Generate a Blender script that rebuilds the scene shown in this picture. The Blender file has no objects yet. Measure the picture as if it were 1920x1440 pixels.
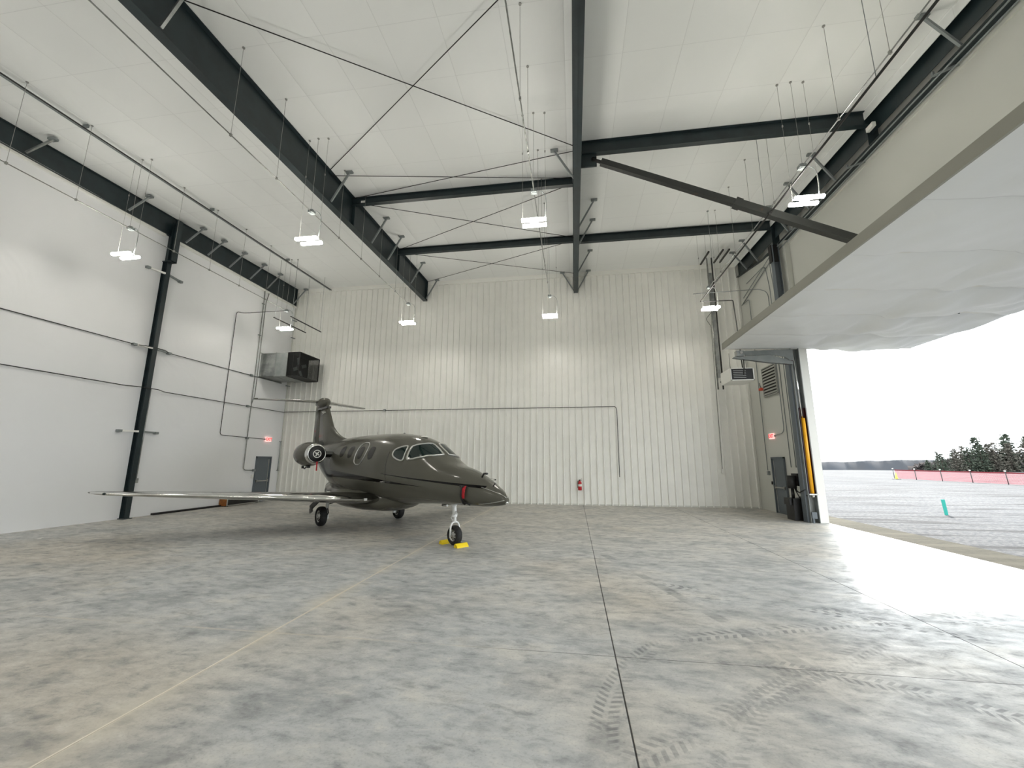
SKY, SUN, EXPO, LED = 2.35, 4.4, 1.15, 46
import bpy, math, random
from mathutils import Vector, Matrix
random.seed(7)
PI = math.pi
col = bpy.context.scene.collection
# ------------------------------------------------------------------ helpers
class MB:
    def __init__(s): s.v = []; s.f = []; s.sm = []; s.mi = []
    def add(s, vs, fs, smooth=False, mi=0):
        b = len(s.v); s.v += [tuple(p) for p in vs]
        for f in fs: s.f.append(tuple(i+b for i in f)); s.sm.append(smooth); s.mi.append(mi)
        return s
    def box(s, a, b, mi=0):
        x0, y0, z0 = a; x1, y1, z1 = b
        return s.add([(x0,y0,z0),(x1,y0,z0),(x1,y1,z0),(x0,y1,z0),(x0,y0,z1),(x1,y0,z1),(x1,y1,z1),(x0,y1,z1)],
                     [(0,3,2,1),(4,5,6,7),(0,1,5,4),(1,2,6,5),(2,3,7,6),(3,0,4,7)], False, mi)
    def bar(s, p, q, w, h, up=(0,0,1), mi=0):            # box beam from p to q; w sideways, h along 'up'
        p = Vector(p); q = Vector(q); d = (q-p).normalized(); up = Vector(up)
        sd = d.cross(up)
        if sd.length < 1e-4: sd = d.cross(Vector((1,0,0)))
        sd.normalize(); u = sd.cross(d).normalized(); vs = []
        for e in (p, q):
            for a, b in ((-1,-1),(1,-1),(1,1),(-1,1)): vs.append(e+sd*a*w/2+u*b*h/2)
        return s.add(vs, [(0,1,2,3),(7,6,5,4),(0,4,5,1),(1,5,6,2),(2,6,7,3),(3,7,4,0)], False, mi)
    def tube(s, pts, r, n=8, caps=True, mi=0):
        pts = [Vector(p) for p in pts]; k = len(pts); rings = []
        rr = r if isinstance(r, (list, tuple)) else [r]*k
        pu = None
        for i in range(k):
            d = (pts[min(i+1,k-1)]-pts[max(i-1,0)]).normalized()
            if pu is None:
                a = Vector((0,0,1)) if abs(d.z) < .9 else Vector((1,0,0))
                u = d.cross(a).normalized()
            else: u = (pu-d*pu.dot(d)).normalized()
            pu = u; w = d.cross(u)
            rings.append([pts[i]+u*rr[i]*math.cos(2*PI*j/n)+w*rr[i]*math.sin(2*PI*j/n) for j in range(n)])
        vs = [p for g in rings for p in g]; fs = []
        for i in range(k-1):
            for j in range(n): fs.append((i*n+j, i*n+(j+1)%n, (i+1)*n+(j+1)%n, (i+1)*n+j))
        s.add(vs, fs, True, mi)
        if caps:
            s.add(rings[0], [tuple(range(n))[::-1]], False, mi); s.add(rings[-1], [tuple(range(n))], False, mi)
        return s
    def lathe(s, prof, o=(0,0,0), axis=(1,0,0), n=32, mi=0, smooth=True):   # prof: (along axis, radius)
        o = Vector(o); ax = Vector(axis).normalized(); a = Vector((0,0,1)) if abs(ax.z) < .9 else Vector((1,0,0))
        u = ax.cross(a).normalized(); w = ax.cross(u); vs = []; fs = []
        for t, r in prof:
            for j in range(n):
                c, q = math.cos(2*PI*j/n), math.sin(2*PI*j/n); vs.append(o+ax*t+(u*c+w*q)*r)
        for i in range(len(prof)-1):
            for j in range(n): fs.append((i*n+j, i*n+(j+1)%n, (i+1)*n+(j+1)%n, (i+1)*n+j))
        return s.add(vs, fs, smooth, mi)
    def prism(s, poly, lo, hi, axis=1, mi=0):            # poly in the two other axes (cyclic order x,y,z without axis)
        def P(a, b, c): return {0:(c,a,b), 1:(a,c,b), 2:(a,b,c)}[axis]
        n = len(poly); vs = [P(a,b,lo) for a,b in poly]+[P(a,b,hi) for a,b in poly]
        return s.add(vs, [tuple(range(n)), tuple(range(2*n-1,n-1,-1))]+[(i,i+n,(i+1)%n+n,(i+1)%n) for i in range(n)], False, mi)
    def grid(s, fn, nu, nv, smooth=True, closeu=False, mi=0):
        vs = [fn(i/(nu), j/(nv)) for i in range(nu+1) for j in range(nv+1)]; m = nv+1
        return s.add(vs, [(i*m+j,(i+1)*m+j,(i+1)*m+j+1,i*m+j+1) for i in range(nu) for j in range(nv)], smooth, mi)
    def build(s, name, mat, parent=None, loc=None, fix=True):
        me = bpy.data.meshes.new(name); me.from_pydata(s.v, [], s.f); me.update()
        ms = mat if isinstance(mat, (list, tuple)) else [mat]
        for m in ms: me.materials.append(m)
        me.polygons.foreach_set('use_smooth', s.sm); me.polygons.foreach_set('material_index', s.mi)
        if fix:
            import bmesh
            bm = bmesh.new(); bm.from_mesh(me); bmesh.ops.remove_doubles(bm, verts=bm.verts, dist=1e-5)
            bmesh.ops.recalc_face_normals(bm, faces=bm.faces); bm.to_mesh(me); bm.free()
        o = bpy.data.objects.new(name, me); col.objects.link(o)
        if parent: o.parent = parent
        if loc: o.location = loc
        return o
def tag(o, label=None, cat=None, group=None, kind=None):
    if label: o['label'] = label
    if cat: o['category'] = cat
    if group: o['group'] = group
    if kind: o['kind'] = kind
    return o
def empty(name, loc, label, cat, group=None, rz=0):
    o = bpy.data.objects.new(name, None); col.objects.link(o); o.location = loc; o.rotation_euler = (0,0,rz)
    o.empty_display_size = .2
    return tag(o, label, cat, group)
def struct(o): o['kind'] = 'structure'; return o
def bend(pts, r=.12, n=5):                                # round the corners of a polyline
    pts = [Vector(p) for p in pts]; out = [pts[0]]
    for i in range(1, len(pts)-1):
        a, b, c = pts[i-1], pts[i], pts[i+1]; d1 = (a-b); d2 = (c-b); q = min(r, d1.length*.45, d2.length*.45)
        s, e = b+d1.normalized()*q, b+d2.normalized()*q
        for k in range(n+1):
            t = k/n; out.append(s*(1-t)**2+b*2*t*(1-t)+e*t*t)
    out.append(pts[-1]); return out
NUM = ['first','second','third','fourth','fifth','sixth','seventh','eighth','ninth','tenth']
# ------------------------------------------------------------------ materials
def lin(c):
    return tuple(((v/255)/12.92 if v/255 <= .04045 else ((v/255+.055)/1.055)**2.4) for v in c)+(1,)
def mat(name, rgb, rough=.5, metal=0, spec=.5, coat=0, emit=None, es=1, alpha=1):
    m = bpy.data.materials.new(name); m.use_nodes = True; b = m.node_tree.nodes['Principled BSDF']
    b.inputs['Base Color'].default_value = lin(rgb); b.inputs['Roughness'].default_value = rough
    b.inputs['Metallic'].default_value = metal; b.inputs['Specular IOR Level'].default_value = spec
    b.inputs['Coat Weight'].default_value = coat; b.inputs['Coat Roughness'].default_value = .05
    b.inputs['Alpha'].default_value = alpha
    if emit: b.inputs['Emission Color'].default_value = lin(emit); b.inputs['Emission Strength'].default_value = es
    return m
class NT:
    def __init__(s, m): s.t = m.node_tree; s.n = s.t.nodes; s.l = s.t.links; s.b = s.n['Principled BSDF']
    def new(s, typ, **k):
        x = s.n.new(typ)
        for a, v in k.items(): setattr(x, a, v)
        return x
    def link(s, a, b): s.l.new(a, b)
    def val(s, inp, v):
        if hasattr(v, 'is_linked') or isinstance(v, bpy.types.NodeSocket): s.l.new(v, inp)
        else: inp.default_value = v
    def m(s, op, a, b=None, c=None, clamp=False):
        x = s.new('ShaderNodeMath', operation=op, use_clamp=clamp); s.val(x.inputs[0], a)
        if b is not None: s.val(x.inputs[1], b)
        if c is not None: s.val(x.inputs[2], c)
        return x.outputs[0]
    def coords(s):
        t = s.new('ShaderNodeTexCoord'); q = s.new('ShaderNodeSeparateXYZ'); s.link(t.outputs['Object'], q.inputs[0])
        s.obj = t.outputs['Object']; return q.outputs
    def noise(s, scale, detail=4, rough=.55, vec=None, stretch=None, dist=0):
        x = s.new('ShaderNodeTexNoise'); x.inputs['Scale'].default_value = scale; x.inputs['Detail'].default_value = detail
        x.inputs['Roughness'].default_value = rough; x.inputs['Distortion'].default_value = dist
        v = vec or s.obj
        if stretch:
            mp = s.new('ShaderNodeMapping'); mp.inputs['Scale'].default_value = stretch[0]; mp.inputs['Rotation'].default_value = stretch[1]
            s.link(v, mp.inputs[0]); v = mp.outputs[0]
        s.link(v, x.inputs['Vector']); return x.outputs[0]
    def mix(s, f, a, b, mode='MIX'):
        x = s.new('ShaderNodeMix', data_type='RGBA', blend_type=mode)
        s.val(x.inputs[0], f); s.val(x.inputs[6], a); s.val(x.inputs[7], b); return x.outputs[2]
    def ramp(s, f, stops):
        x = s.new('ShaderNodeValToRGB'); e = x.color_ramp.elements
        e[0].position, e[0].color = stops[0]; e[1].position, e[1].color = stops[1]
        for p, c in stops[2:]: k = e.new(p); k.color = c
        s.link(f, x.inputs[0]); return x.outputs[0]
    def smooth(s, v, a, b):
        x = s.new('ShaderNodeMapRange', interpolation_type='SMOOTHSTEP'); s.val(x.inputs[0], v)
        x.inputs[1].default_value = a; x.inputs[2].default_value = b; return x.outputs[0]
    def bump(s, h, strength=.3, dist=.02, prev=None):
        x = s.new('ShaderNodeBump'); x.inputs['Strength'].default_value = strength; x.inputs['Distance'].default_value = dist
        s.link(h, x.inputs['Height'])
        if prev: s.link(prev, x.inputs['Normal'])
        s.link(x.outputs[0], s.b.inputs['Normal']); return x.outputs[0]
def concrete():
    m = mat('polished_concrete', (150,150,144), .5); t = NT(m); X, Y, Z = t.coords()
    big = t.noise(.22, 3, .5); mid = t.noise(.9, 6, .62, stretch=((1,1.6,1),(0,0,.5))); fine = t.noise(3.4, 10, .7, stretch=((1,1.9,1),(0,0,.5)), dist=.25)
    grit = t.noise(45, 4, .6)
    far = t.m('MULTIPLY', t.smooth(Y, 6, 14), .75)
    c = t.mix(t.m('MAXIMUM', t.smooth(big, .42, .66), far), lin((182,185,186)), lin((186,180,169)))
    c = t.mix(t.m('MULTIPLY', t.smooth(mid, .44, .7), .6), c, lin((134,138,139)))
    c = t.mix(t.m('MULTIPLY', t.smooth(mid, .5, .28), .55), c, lin((208,204,194)))
    c = t.mix(t.m('MULTIPLY', t.smooth(fine, .46, .74), .75), c, lin((112,115,117)))
    c = t.mix(t.m('MULTIPLY', t.smooth(fine, .5, .24), .7), c, lin((214,211,202)))
    c = t.mix(t.m('MULTIPLY', t.smooth(grit, .5, .75), .3), c, lin((90,90,88)))
    # soft trowel clouds
    cl = t.noise(2.4, 5, .6, dist=.6); c = t.mix(t.m('MULTIPLY', t.smooth(cl, .52, .7), .35), c, lin((118,119,119)))
    # tyre tread prints: straight stretches and arcs of rubber bars
    rub = None
    def band(mask):
        nonlocal rub; rub = mask if rub is None else t.m('MAXIMUM', rub, mask)
    def straight(x0, y0, x1, y1, w, pitch, st=.8, skew=.6):
        L = math.hypot(x1-x0, y1-y0); dx, dy = (x1-x0)/L, (y1-y0)/L
        u = t.m('ADD', t.m('MULTIPLY', t.m('SUBTRACT', X, x0), dx), t.m('MULTIPLY', t.m('SUBTRACT', Y, y0), dy))
        v = t.m('ADD', t.m('MULTIPLY', t.m('SUBTRACT', X, x0), -dy), t.m('MULTIPLY', t.m('SUBTRACT', Y, y0), dx))
        tread(u, v, L, w, pitch, st, skew)
    def tread(u, v, L, w, pitch, st, skew):
        inb = t.m('MULTIPLY', t.smooth(t.m('ABSOLUTE', v), w/2, w/2-.03), t.m('MULTIPLY', t.smooth(u, 0, .35), t.smooth(u, L, L-.35)))
        if pitch:
            ph = t.m('ADD', u, t.m('MULTIPLY', t.m('ABSOLUTE', v), skew))
            bars = t.smooth(t.m('SINE', t.m('MULTIPLY', ph, 2*PI/pitch)), -.25, .35)
            mid_ = t.smooth(t.m('ABSOLUTE', v), .008, .03)
            inb = t.m('MULTIPLY', inb, t.m('MULTIPLY', bars, mid_))
        brk = t.smooth(t.noise(1.7, 3), .35, .62)
        band(t.m('MULTIPLY', t.m('MULTIPLY', inb, brk), st))
    def arc(cx, cy, R, a0, a1, w, pitch, st=.8, skew=.5):
        dx = t.m('SUBTRACT', X, cx); dy = t.m('SUBTRACT', Y, cy)
        r = t.m('SQRT', t.m('ADD', t.m('MULTIPLY', dx, dx), t.m('MULTIPLY', dy, dy)))
        a = t.m('ARCTAN2', dy, dx); u = t.m('MULTIPLY', t.m('SUBTRACT', a, a0), R)
        tread(u, t.m('SUBTRACT', r, R), (a1-a0)*R, w, pitch, st, skew)
    arc(2.9, 3.2, 2.75, 2.35, 3.75, .24, .075, .8)
    arc(3.6, 2.1, 2.9, 1.9, 3.2, .26, .08, .55)
    straight(.1, 3.0, 3.4, 5.6, .26, .09, .5)
    straight(.9, 7.6, 4.6, 5.6, .2, .13, .9)
    straight(.4, 6.1, 2.3, 6.9, .1, .12, .5)
    straight(.5, 9.6, 2.2, 4.6, .2, 0, .6); straight(1.0, 5.2, 5.0, 6.6, .24, .11, .8); straight(.7, 7.0, 5.6, 6.1, .16, .13, .9); arc(1.2, 1.2, 3.6, .5, 1.5, .24, .08, .7)
    straight(1.8, 4.4, 3.6, 1.6, .26, 0, .5)
    straight(1.6, 5.6, 2.6, 2.2, .22, 0, .3)
    straight(-.4, 2.6, 3.2, 3.5, .03, 0, .7); straight(-.4, 2.3, 3.6, 3.4, .03, 0, .6); straight(-.2, 2.95, 3.0, 3.9, .03, 0, .5)
    straight(-2.5, 2.2, .4, 3.0, .025, 0, .45); straight(-1.2, 9.5, 4.2, 5.4, .03, 0, .35)
    straight(2.8, 5.2, 6.6, 2.8, .26, .09, .4)
    straight(3.0, 6.4, 6.0, 6.9, .2, .1, .35)
    c = t.mix(t.m('MULTIPLY', rub, .72), c, lin((86,89,93)))
    # control joints sawn into the slab
    def near(ax, vals):
        jl = None
        for v in vals:
            k = t.m('ABSOLUTE', t.m('SUBTRACT', ax, v)); jl = k if jl is None else t.m('MINIMUM', jl, k)
        return jl
    jx = near(X, (.36-3.82*4, .36-3.82*3, .36-3.82*2, .36-3.82, .36, 4.2, .36+3.82*2)); jy = near(Y, (-3.3, .7, 4.68, 8.66, 12.64, 16.6))
    jb = near(X, (.36-3.82,)); west = t.smooth(X, -1.5, -.5); notw = t.m('SUBTRACT', 1, west); brk2 = t.smooth(t.noise(1.1, 4), .35, .6)
    jl = t.m('MINIMUM', jx, jy)
    c = t.mix(t.m('MULTIPLY', t.smooth(jb, .3, .0), t.m('MULTIPLY', brk2, .55)), c, lin((205,198,182)))
    c = t.mix(t.m('MULTIPLY', t.smooth(jb, .022, .01), .8), c, lin((214,206,190)))
    c = t.mix(t.m('MULTIPLY', t.m('MULTIPLY', t.smooth(jl, .03, .008), notw), t.m('MULTIPLY', brk2, .45)), c, lin((212,204,188)))
    c = t.mix(t.m('MULTIPLY', t.smooth(jx, .009, .004), west), c, lin((30,30,28)))
    c = t.mix(t.m('MULTIPLY', t.smooth(jy, .007, .003), t.m('MULTIPLY', west, .7)), c, lin((60,60,58)))
    t.link(c, t.b.inputs['Base Color'])
    r = t.m('ADD', t.m('MULTIPLY', t.smooth(fine, .3, .7), .22), .36); r = t.m('ADD', r, t.m('MULTIPLY', rub, .15))
    t.link(r, t.b.inputs['Roughness']); t.b.inputs['Specular IOR Level'].default_value = .34
    b1 = t.bump(fine, .1, .01); t.bump(t.smooth(jl, .0, .012), .5, .01, b1)
    return m
def fabric(name, rgb, sx=0, sy=0, amp=.35, rough=.5, y0=6.6):                # white insulation liner, seams sx / sy metres apart
    m = mat(name, rgb, rough); t = NT(m); X, Y, Z = t.coords()
    a = t.noise(.45, 3, .5, dist=1.2); b = t.noise(2.5, 4, .5, stretch=((1,.35,.35),(0,0,.3)), dist=.8)
    h = t.m('ADD', t.m('MULTIPLY', a, 1.6), t.m('MULTIPLY', b, .22)); seam = None
    if sx:
        k = t.m('ABSOLUTE', t.m('SINE', t.m('MULTIPLY', X, PI/sx))); h = t.m('ADD', h, t.m('MULTIPLY', t.m('POWER', k, .5), .6)); seam = t.smooth(k, .03, .0)
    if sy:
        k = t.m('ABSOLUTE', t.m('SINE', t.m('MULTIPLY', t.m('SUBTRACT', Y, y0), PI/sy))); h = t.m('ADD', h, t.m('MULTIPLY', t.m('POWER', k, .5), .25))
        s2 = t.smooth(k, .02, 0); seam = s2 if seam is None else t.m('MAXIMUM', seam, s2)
    t.bump(h, amp, .05)
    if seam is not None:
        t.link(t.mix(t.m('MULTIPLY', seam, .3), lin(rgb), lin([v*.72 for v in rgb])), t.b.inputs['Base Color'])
    return m
def noisy(name, a, b, scale=3, rough=.6, metal=0, lo=.35, hi=.65, bump=0, stretch=None, coat=0):
    m = mat(name, a, rough, metal, coat=coat); t = NT(m); t.coords(); n = t.noise(scale, 5, .6, stretch=stretch)
    t.link(t.mix(t.smooth(n, lo, hi), lin(a), lin(b)), t.b.inputs['Base Color'])
    if bump: t.bump(n, bump, .02)
    return m
M = {}
M['concrete'] = concrete()
M['ceil'] = fabric('ceiling_liner', (229,231,229), 1.28, 1.36, .55)
M['liner'] = fabric('wall_liner', (230,231,232), 0, 0, .45, .52)
M['rib'] = noisy('ribbed_panel', (230,230,224), (225,225,219), 1.2, .38)
M['white'] = mat('white_trim', (228,228,222), .45)
M['offwhite'] = mat('painted_wall', (200,201,194), .5)
M['edge'] = mat('door_edge_metal', (150,149,138), .5)  # darker gray paints in the shade on the door's inner edge face
M['doorliner'] = fabric('door_liner', (232,234,233), 0, 1.74, 1.0, .4, 0)  # seam lines also darkened to paint in the shading of the folds
M['steel'] = noisy('dark_green_steel', (33,46,49), (27,38,41), 2.5, .42)
M['brownsteel'] = noisy('primed_strut', (40,42,40), (72,52,40), 3, .5, lo=.62, hi=.8)
M['galv'] = noisy('galvanised', (168,170,168), (132,136,135), 2.2, .32, .85)
M['conduit'] = noisy('conduit_steel', (150,152,148), (120,122,118), 6, .42, .7)
M['wire'] = mat('hanger_wire', (150,150,146), .5, .4)
M['dark'] = mat('dark_pipe', (30,30,29), .5)
M['black'] = mat('black_plastic', (12,12,12), .45)
M['rubber'] = noisy('tyre_rubber', (22,22,22), (36,36,35), 20, .75)
M['gray'] = mat('gray_metal', (128,134,134), .4, .2)
M['lgray'] = noisy('gray_painted_steel', (134,138,136), (122,127,126), 3, .35)
M['doorgray'] = mat('door_paint', (92,100,106), .45)
M['chrome'] = noisy('polished_aluminium', (225,225,222), (205,205,202), 3, .12, 1)
M['satin'] = mat('satin_aluminium', (190,190,186), .3, .9)
M['yellow'] = mat('yellow_paint', (236,170,28), .4)
M['chock'] = mat('chock_yellow', (240,210,20), .5)
M['maroon'] = mat('maroon_housing', (54,14,14), .5)
M['red'] = mat('red_enamel', (172,22,30), .35)
M['ribbon'] = noisy('red_ribbon', (200,24,40), (150,12,28), 25, .6)
M['gearwhite'] = mat('gear_white', (235,236,234), .3)
M['glass'] = mat('dark_glass', (22,36,34), .06, 0, .4)
M['cabinglass'] = mat('tinted_cabin_window', (24,22,16), .25, 0, .3)
M['seat'] = mat('cream_leather', (196,190,172), .5)
M['black_gloss'] = mat('black_gloss', (8,8,9), .15, coat=.6)
M['orange'] = noisy('varnished_wood', (150,92,30), (118,66,18), 6, .5, stretch=((1,1,6),(0,0,0)))
M['led'] = mat('led_tube', (255,244,222), .4, emit=(255,250,240), es=LED)
M['exitred'] = mat('exit_red', (214,40,44), .5, emit=(230,50,50), es=.8)
M['exitpink'] = mat('exit_face', (238,205,200), .5, emit=(240,180,175), es=.5)
M['teal'] = mat('teal_paint', (0,140,128), .5)
M['orangered'] = mat('orange_red_cap', (196,70,44), .5)
M['screen'] = mat('louver_gray', (150,152,146), .45)
def paint():
    m = mat('taupe_aircraft_paint', (66,66,60), .16, .0, .16, coat=.1); t = NT(m); X, Y, Z = t.coords()
    def gt(a, b): return t.m('GREATER_THAN', a, b)
    def line(c0, k, x0): return t.m('ADD', t.m('MULTIPLY', t.m('SUBTRACT', X, x0), k), c0)
    a = t.m('MULTIPLY', t.m('MULTIPLY', gt(line(1.60,-.05,-5.6), Z), gt(Z, line(1.42,-.016,-5.6))), t.m('MULTIPLY', gt(X, -7.1), gt(-.15, X)))
    d = t.m('ABSOLUTE', t.m('SUBTRACT', Z, line(1.55,-.061,-1.42)))
    b = t.m('MULTIPLY', gt(t.m('ADD', t.m('MULTIPLY', t.m('ADD', X, 2.2), .007), .004), d), t.m('MULTIPLY', gt(X, -2.2), gt(1.35, X)))
    d2 = t.m('ABSOLUTE', t.m('SUBTRACT', Z, line(1.62,-.055,-5.6)))
    c_ = t.m('MULTIPLY', gt(.007, d2), t.m('MULTIPLY', gt(X, -7.1), gt(-1.2, X)))
    k = t.m('MAXIMUM', t.m('MAXIMUM', a, b), c_)
    t.link(t.mix(k, lin((84,83,75)), lin((2,2,2))), t.b.inputs['Base Color']); return m
M['paint'] = paint()
M['paint2'] = mat('taupe_paint_plain', (84,83,75), .16, 0, .16, coat=.1)
def ground(name, a, b, c, sc):
    m = mat(name, a, .9); t = NT(m); X, Y, Z = t.coords()
    n1 = t.noise(sc, 6, .7); n2 = t.noise(.5, 4, .6, stretch=((.35,4.5,1),(0,0,.12)), dist=.4); n3 = t.noise(.05, 3)
    k = t.mix(t.smooth(n1, .38, .62), lin(a), lin(b)); k = t.mix(t.m('MULTIPLY', t.smooth(n2, .48, .62), .75), k, lin(c)); t.b.inputs['Specular IOR Level'].default_value = .1
    k = t.mix(t.m('MULTIPLY', t.smooth(n3, .45, .6), .3), k, lin(b)); t.link(k, t.b.inputs['Base Color']); t.bump(n1, .6, .03); return m
M['gravel'] = ground('gravel', (98,98,98), (64,66,70), (34,34,34), 9)
M['dirt'] = ground('dirt', (70,67,54), (58,56,45), (84,80,68), 6)
M['hill'] = noisy('wooded_hill', (30,36,44), (36,38,42), .05, .95)
M['woods'] = noisy('bare_woods', (70,66,66), (86,80,78), .6, .95)
M['pine'] = noisy('pine_needles', (44,56,46), (60,68,54), 1.5, .9)
M['pine2'] = noisy('pine_needles_brown', (66,66,58), (78,74,66), 1.5, .9)
M['bark'] = mat('bark', (66,60,54), .9)
def netmat():
    m = mat('red_net', (176,70,84), .8); t = NT(m); X, Y, Z = t.coords()
    a = t.m('FRACT', t.m('MULTIPLY', Y, 14)); b = t.m('FRACT', t.m('MULTIPLY', Z, 14))
    w = t.m('MAXIMUM', t.m('GREATER_THAN', .2, a), t.m('GREATER_THAN', .2, b))
    t.link(w, t.b.inputs['Alpha']); return m
M['net'] = netmat()
M['red2'] = mat('dark_red_band', (96,12,26), .8)
# ---- fuselage surface (local metres: x forward from nose wheel, y to the aircraft's left, z up)
FST = [ # x, z bottom, z top, half width, z of widest point
 (1.84,1.105,1.115,0.004,1.11),(1.80,1.065,1.18,0.07,1.11),(1.68,1.02,1.275,0.15,1.125),(1.45,0.985,1.40,0.25,1.155),(1.1,0.955,1.555,0.38,1.19),
 (0.6,0.935,1.735,0.515,1.25),(0.0,0.92,1.87,0.645,1.32),(-0.35,0.91,2.03,0.71,1.37),(-0.7,0.895,2.24,0.765,1.43),
 (-1.05,0.87,2.42,0.805,1.5),(-1.45,0.84,2.55,0.84,1.56),(-2.0,0.79,2.65,0.865,1.64),(-2.8,0.75,2.72,0.875,1.7),
 (-4.5,0.74,2.75,0.875,1.72),(-5.6,0.78,2.74,0.855,1.75),(-6.4,0.9,2.71,0.79,1.82),(-7.2,1.12,2.67,0.68,1.92),
 (-8.0,1.42,2.6,0.55,2.06),(-8.8,1.76,2.54,0.4,2.18),(-9.5,2.02,2.48,0.25,2.26),(-10.1,2.2,2.42,0.11,2.31),(-10.35,2.29,2.35,0.02,2.32)]
def _pch(x, col):
    s = FST
    if x >= s[0][0]: return s[0][col]
    if x <= s[-1][0]: return s[-1][col]
    for i in range(len(s)-1):
        if s[i][0] >= x >= s[i+1][0]: break
    def sl(j): return (s[j+1][col]-s[j][col])/(s[j+1][0]-s[j][0])
    def dv(j):
        if j == 0: return sl(0)
        if j == len(s)-1: return sl(j-1)
        a, b = sl(j-1), sl(j)
        return 0.0 if a*b <= 0 else 2*a*b/(a+b)
    x0, x1 = s[i][0], s[i+1][0]; h_ = x1-x0; t = (x-x0)/h_
    y0, y1 = s[i][col], s[i+1][col]; m0, m1 = dv(i)*h_, dv(i+1)*h_
    return (2*t**3-3*t**2+1)*y0+(t**3-2*t**2+t)*m0+(-2*t**3+3*t**2)*y1+(t**3-t**2)*m1
def fus(x, th, off=0.0):
    b, t, w, c = (_pch(x, k) for k in (1, 2, 3, 4))
    cs, sn = math.cos(th), math.sin(th)
    e = 0.92
    y = w*math.copysign(abs(cs)**e, cs); r = (t-c) if sn >= 0 else (c-b)
    z = c+r*math.copysign(abs(sn)**e, sn)
    if off:
        n = math.hypot(y/max(w, .01)**2, (z-c)/max(r, .01)**2) or 1
        y += off*(y/max(w, .01)**2)/n; z += off*((z-c)/max(r, .01)**2)/n
    return (x, y, z)
# ---- end fuselage surface
FPX = 773.577
R_ = [[0.9891298, 0.0239381, 0.1450834], [0.1470069, -0.1834444, -0.9719759], [0.0033475, 0.9827386, -0.1849694]]
# ------------------------------------------------------------------ the building
def CZ(y): return 10.66+.03*y                      # underside of the roof liner
WX, EX, BY, FY = -15.02, 7.85, 19.6, -10.0          # left wall, right wall, back wall, front wall (behind the camera)
JY, HD = 15.33, 6.0                                # far jamb and head of the aircraft door
struct(MB().box((WX-.3, FY-.3, -.25), (8.1, BY+.3, 0)).build('floor', M['concrete']))
def ceil_fn(u, v):
    x = WX-.1+(8.35-WX)*u; y = FY-.1+(BY-FY+.3)*v; return (x, y, CZ(y))
mb = MB().grid(ceil_fn, 2, 2, False); n0 = len(mb.v)
mb.prism([(FY-.1, CZ(FY)+.02),(BY+.2, CZ(BY)+.02),(BY+.2, CZ(BY)+.3),(FY-.1, CZ(FY)+.3)], WX-.1, 8.3, 0)
struct(mb.build('ceiling', M['ceil'], fix=False))
# back wall: ribbed liner panel, one raised rib every foot
prof = []; x = WX-.05; k = 0
P_ = .3048
while x < EX+.1:
    prof += [(x, 0), (x+.02, .0)]
    prof += [(x+P_-.08, 0), (x+P_-.062, .06), (x+P_-.03, .06), (x+P_-.012, 0)]
    x += P_
vs = []; fs = []
for px, d in prof: vs += [(px, BY-d, -.02), (px, BY-d, 11.03)]
for i in range(len(prof)-1): fs.append((2*i, 2*i+2, 2*i+3, 2*i+1))
mb = MB().add(vs, fs); mb.box((WX-.1, BY+.002, -.1), (8.2, BY+.2, 11.5)); struct(mb.build('wall_back', M['rib'], fix=False))
struct(MB().box((WX, BY-.06, 11.03), (7.9, BY+.01, 11.25)).build('trim_1', M['white']))
struct(MB().box((WX+.06, BY-.012, .0), (EX, BY-.002, .06)).box((WX+.02, BY-.05, .06),(WX+.06, BY-.005, 11.03)).box((EX-.08, BY-.05, 0),(EX-.01, BY-.005, 11.0)).build('trim_2', M['offwhite']))
# left wall: white liner hung between the columns, gently bellied
def wl(u, v):
    y = FY+(BY-FY)*u; z = 10.9*v
    d = .05*math.sin(PI*min(1, max(0, v)))*abs(math.sin(PI*(y-12.3)/7.2))**.6
    return (WX-.0+d, y, z)
mb = MB().grid(wl, 60, 14); mb.box((WX-.3, FY-.2, -.1), (WX-.004, BY+.1, 11.3)); struct(mb.build('wall_left', M['liner'], fix=False))
struct(MB().box((WX-.01, FY, 10.16), (WX+.10, 12.1, 10.27)).box((WX-.01, 12.5, 10.16), (WX+.10, BY-.06, 10.27)).build('trim_3', M['white']))
struct(MB().box((WX-.2, FY-.2, -.1), (8.2, FY, 11.3)).build('wall_front', M['liner']))
# right wall: stub behind the jamb, fascia over the door, stub by the front wall
mb = MB(); mb.prism([(JY, 0),(BY, 0),(BY, 10.5),(16.6, 10.02),(JY, 10.0)], EX, 8.1, 0)
mb.prism([(FY, 0),(-7, 0),(-7, 10.0),(FY, 10.0)], EX, 8.1, 0)
mb.prism([(FY, HD+.1),(JY+.01, HD+.1),(JY+.01, 10.1),(FY, 10.1)], 8.02, 8.12, 0)
mb.prism([(FY, 9.9),(BY, 9.9),(BY, 11.5),(FY, 10.9)], 8.12, 8.2, 0)
struct(mb.build('wall_right', M['offwhite']))
struct(MB().box((7.82, JY-.035, 0), (8.11, JY+.25, HD)).build('trim_4', M['white']))     # white jamb casing, stands in the doorway edge
struct(MB().box((7.97, FY, 9.84), (8.02, JY+1.2, 9.97)).build('trim_5', M['offwhite']))
struct(MB().prism([(FY, CZ(FY)-.24),(BY-.06, CZ(BY)-.24),(BY-.06, CZ(BY)),(FY, CZ(FY))], 7.72, 7.735, 0).build('trim_6', M['ceil']))
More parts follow.
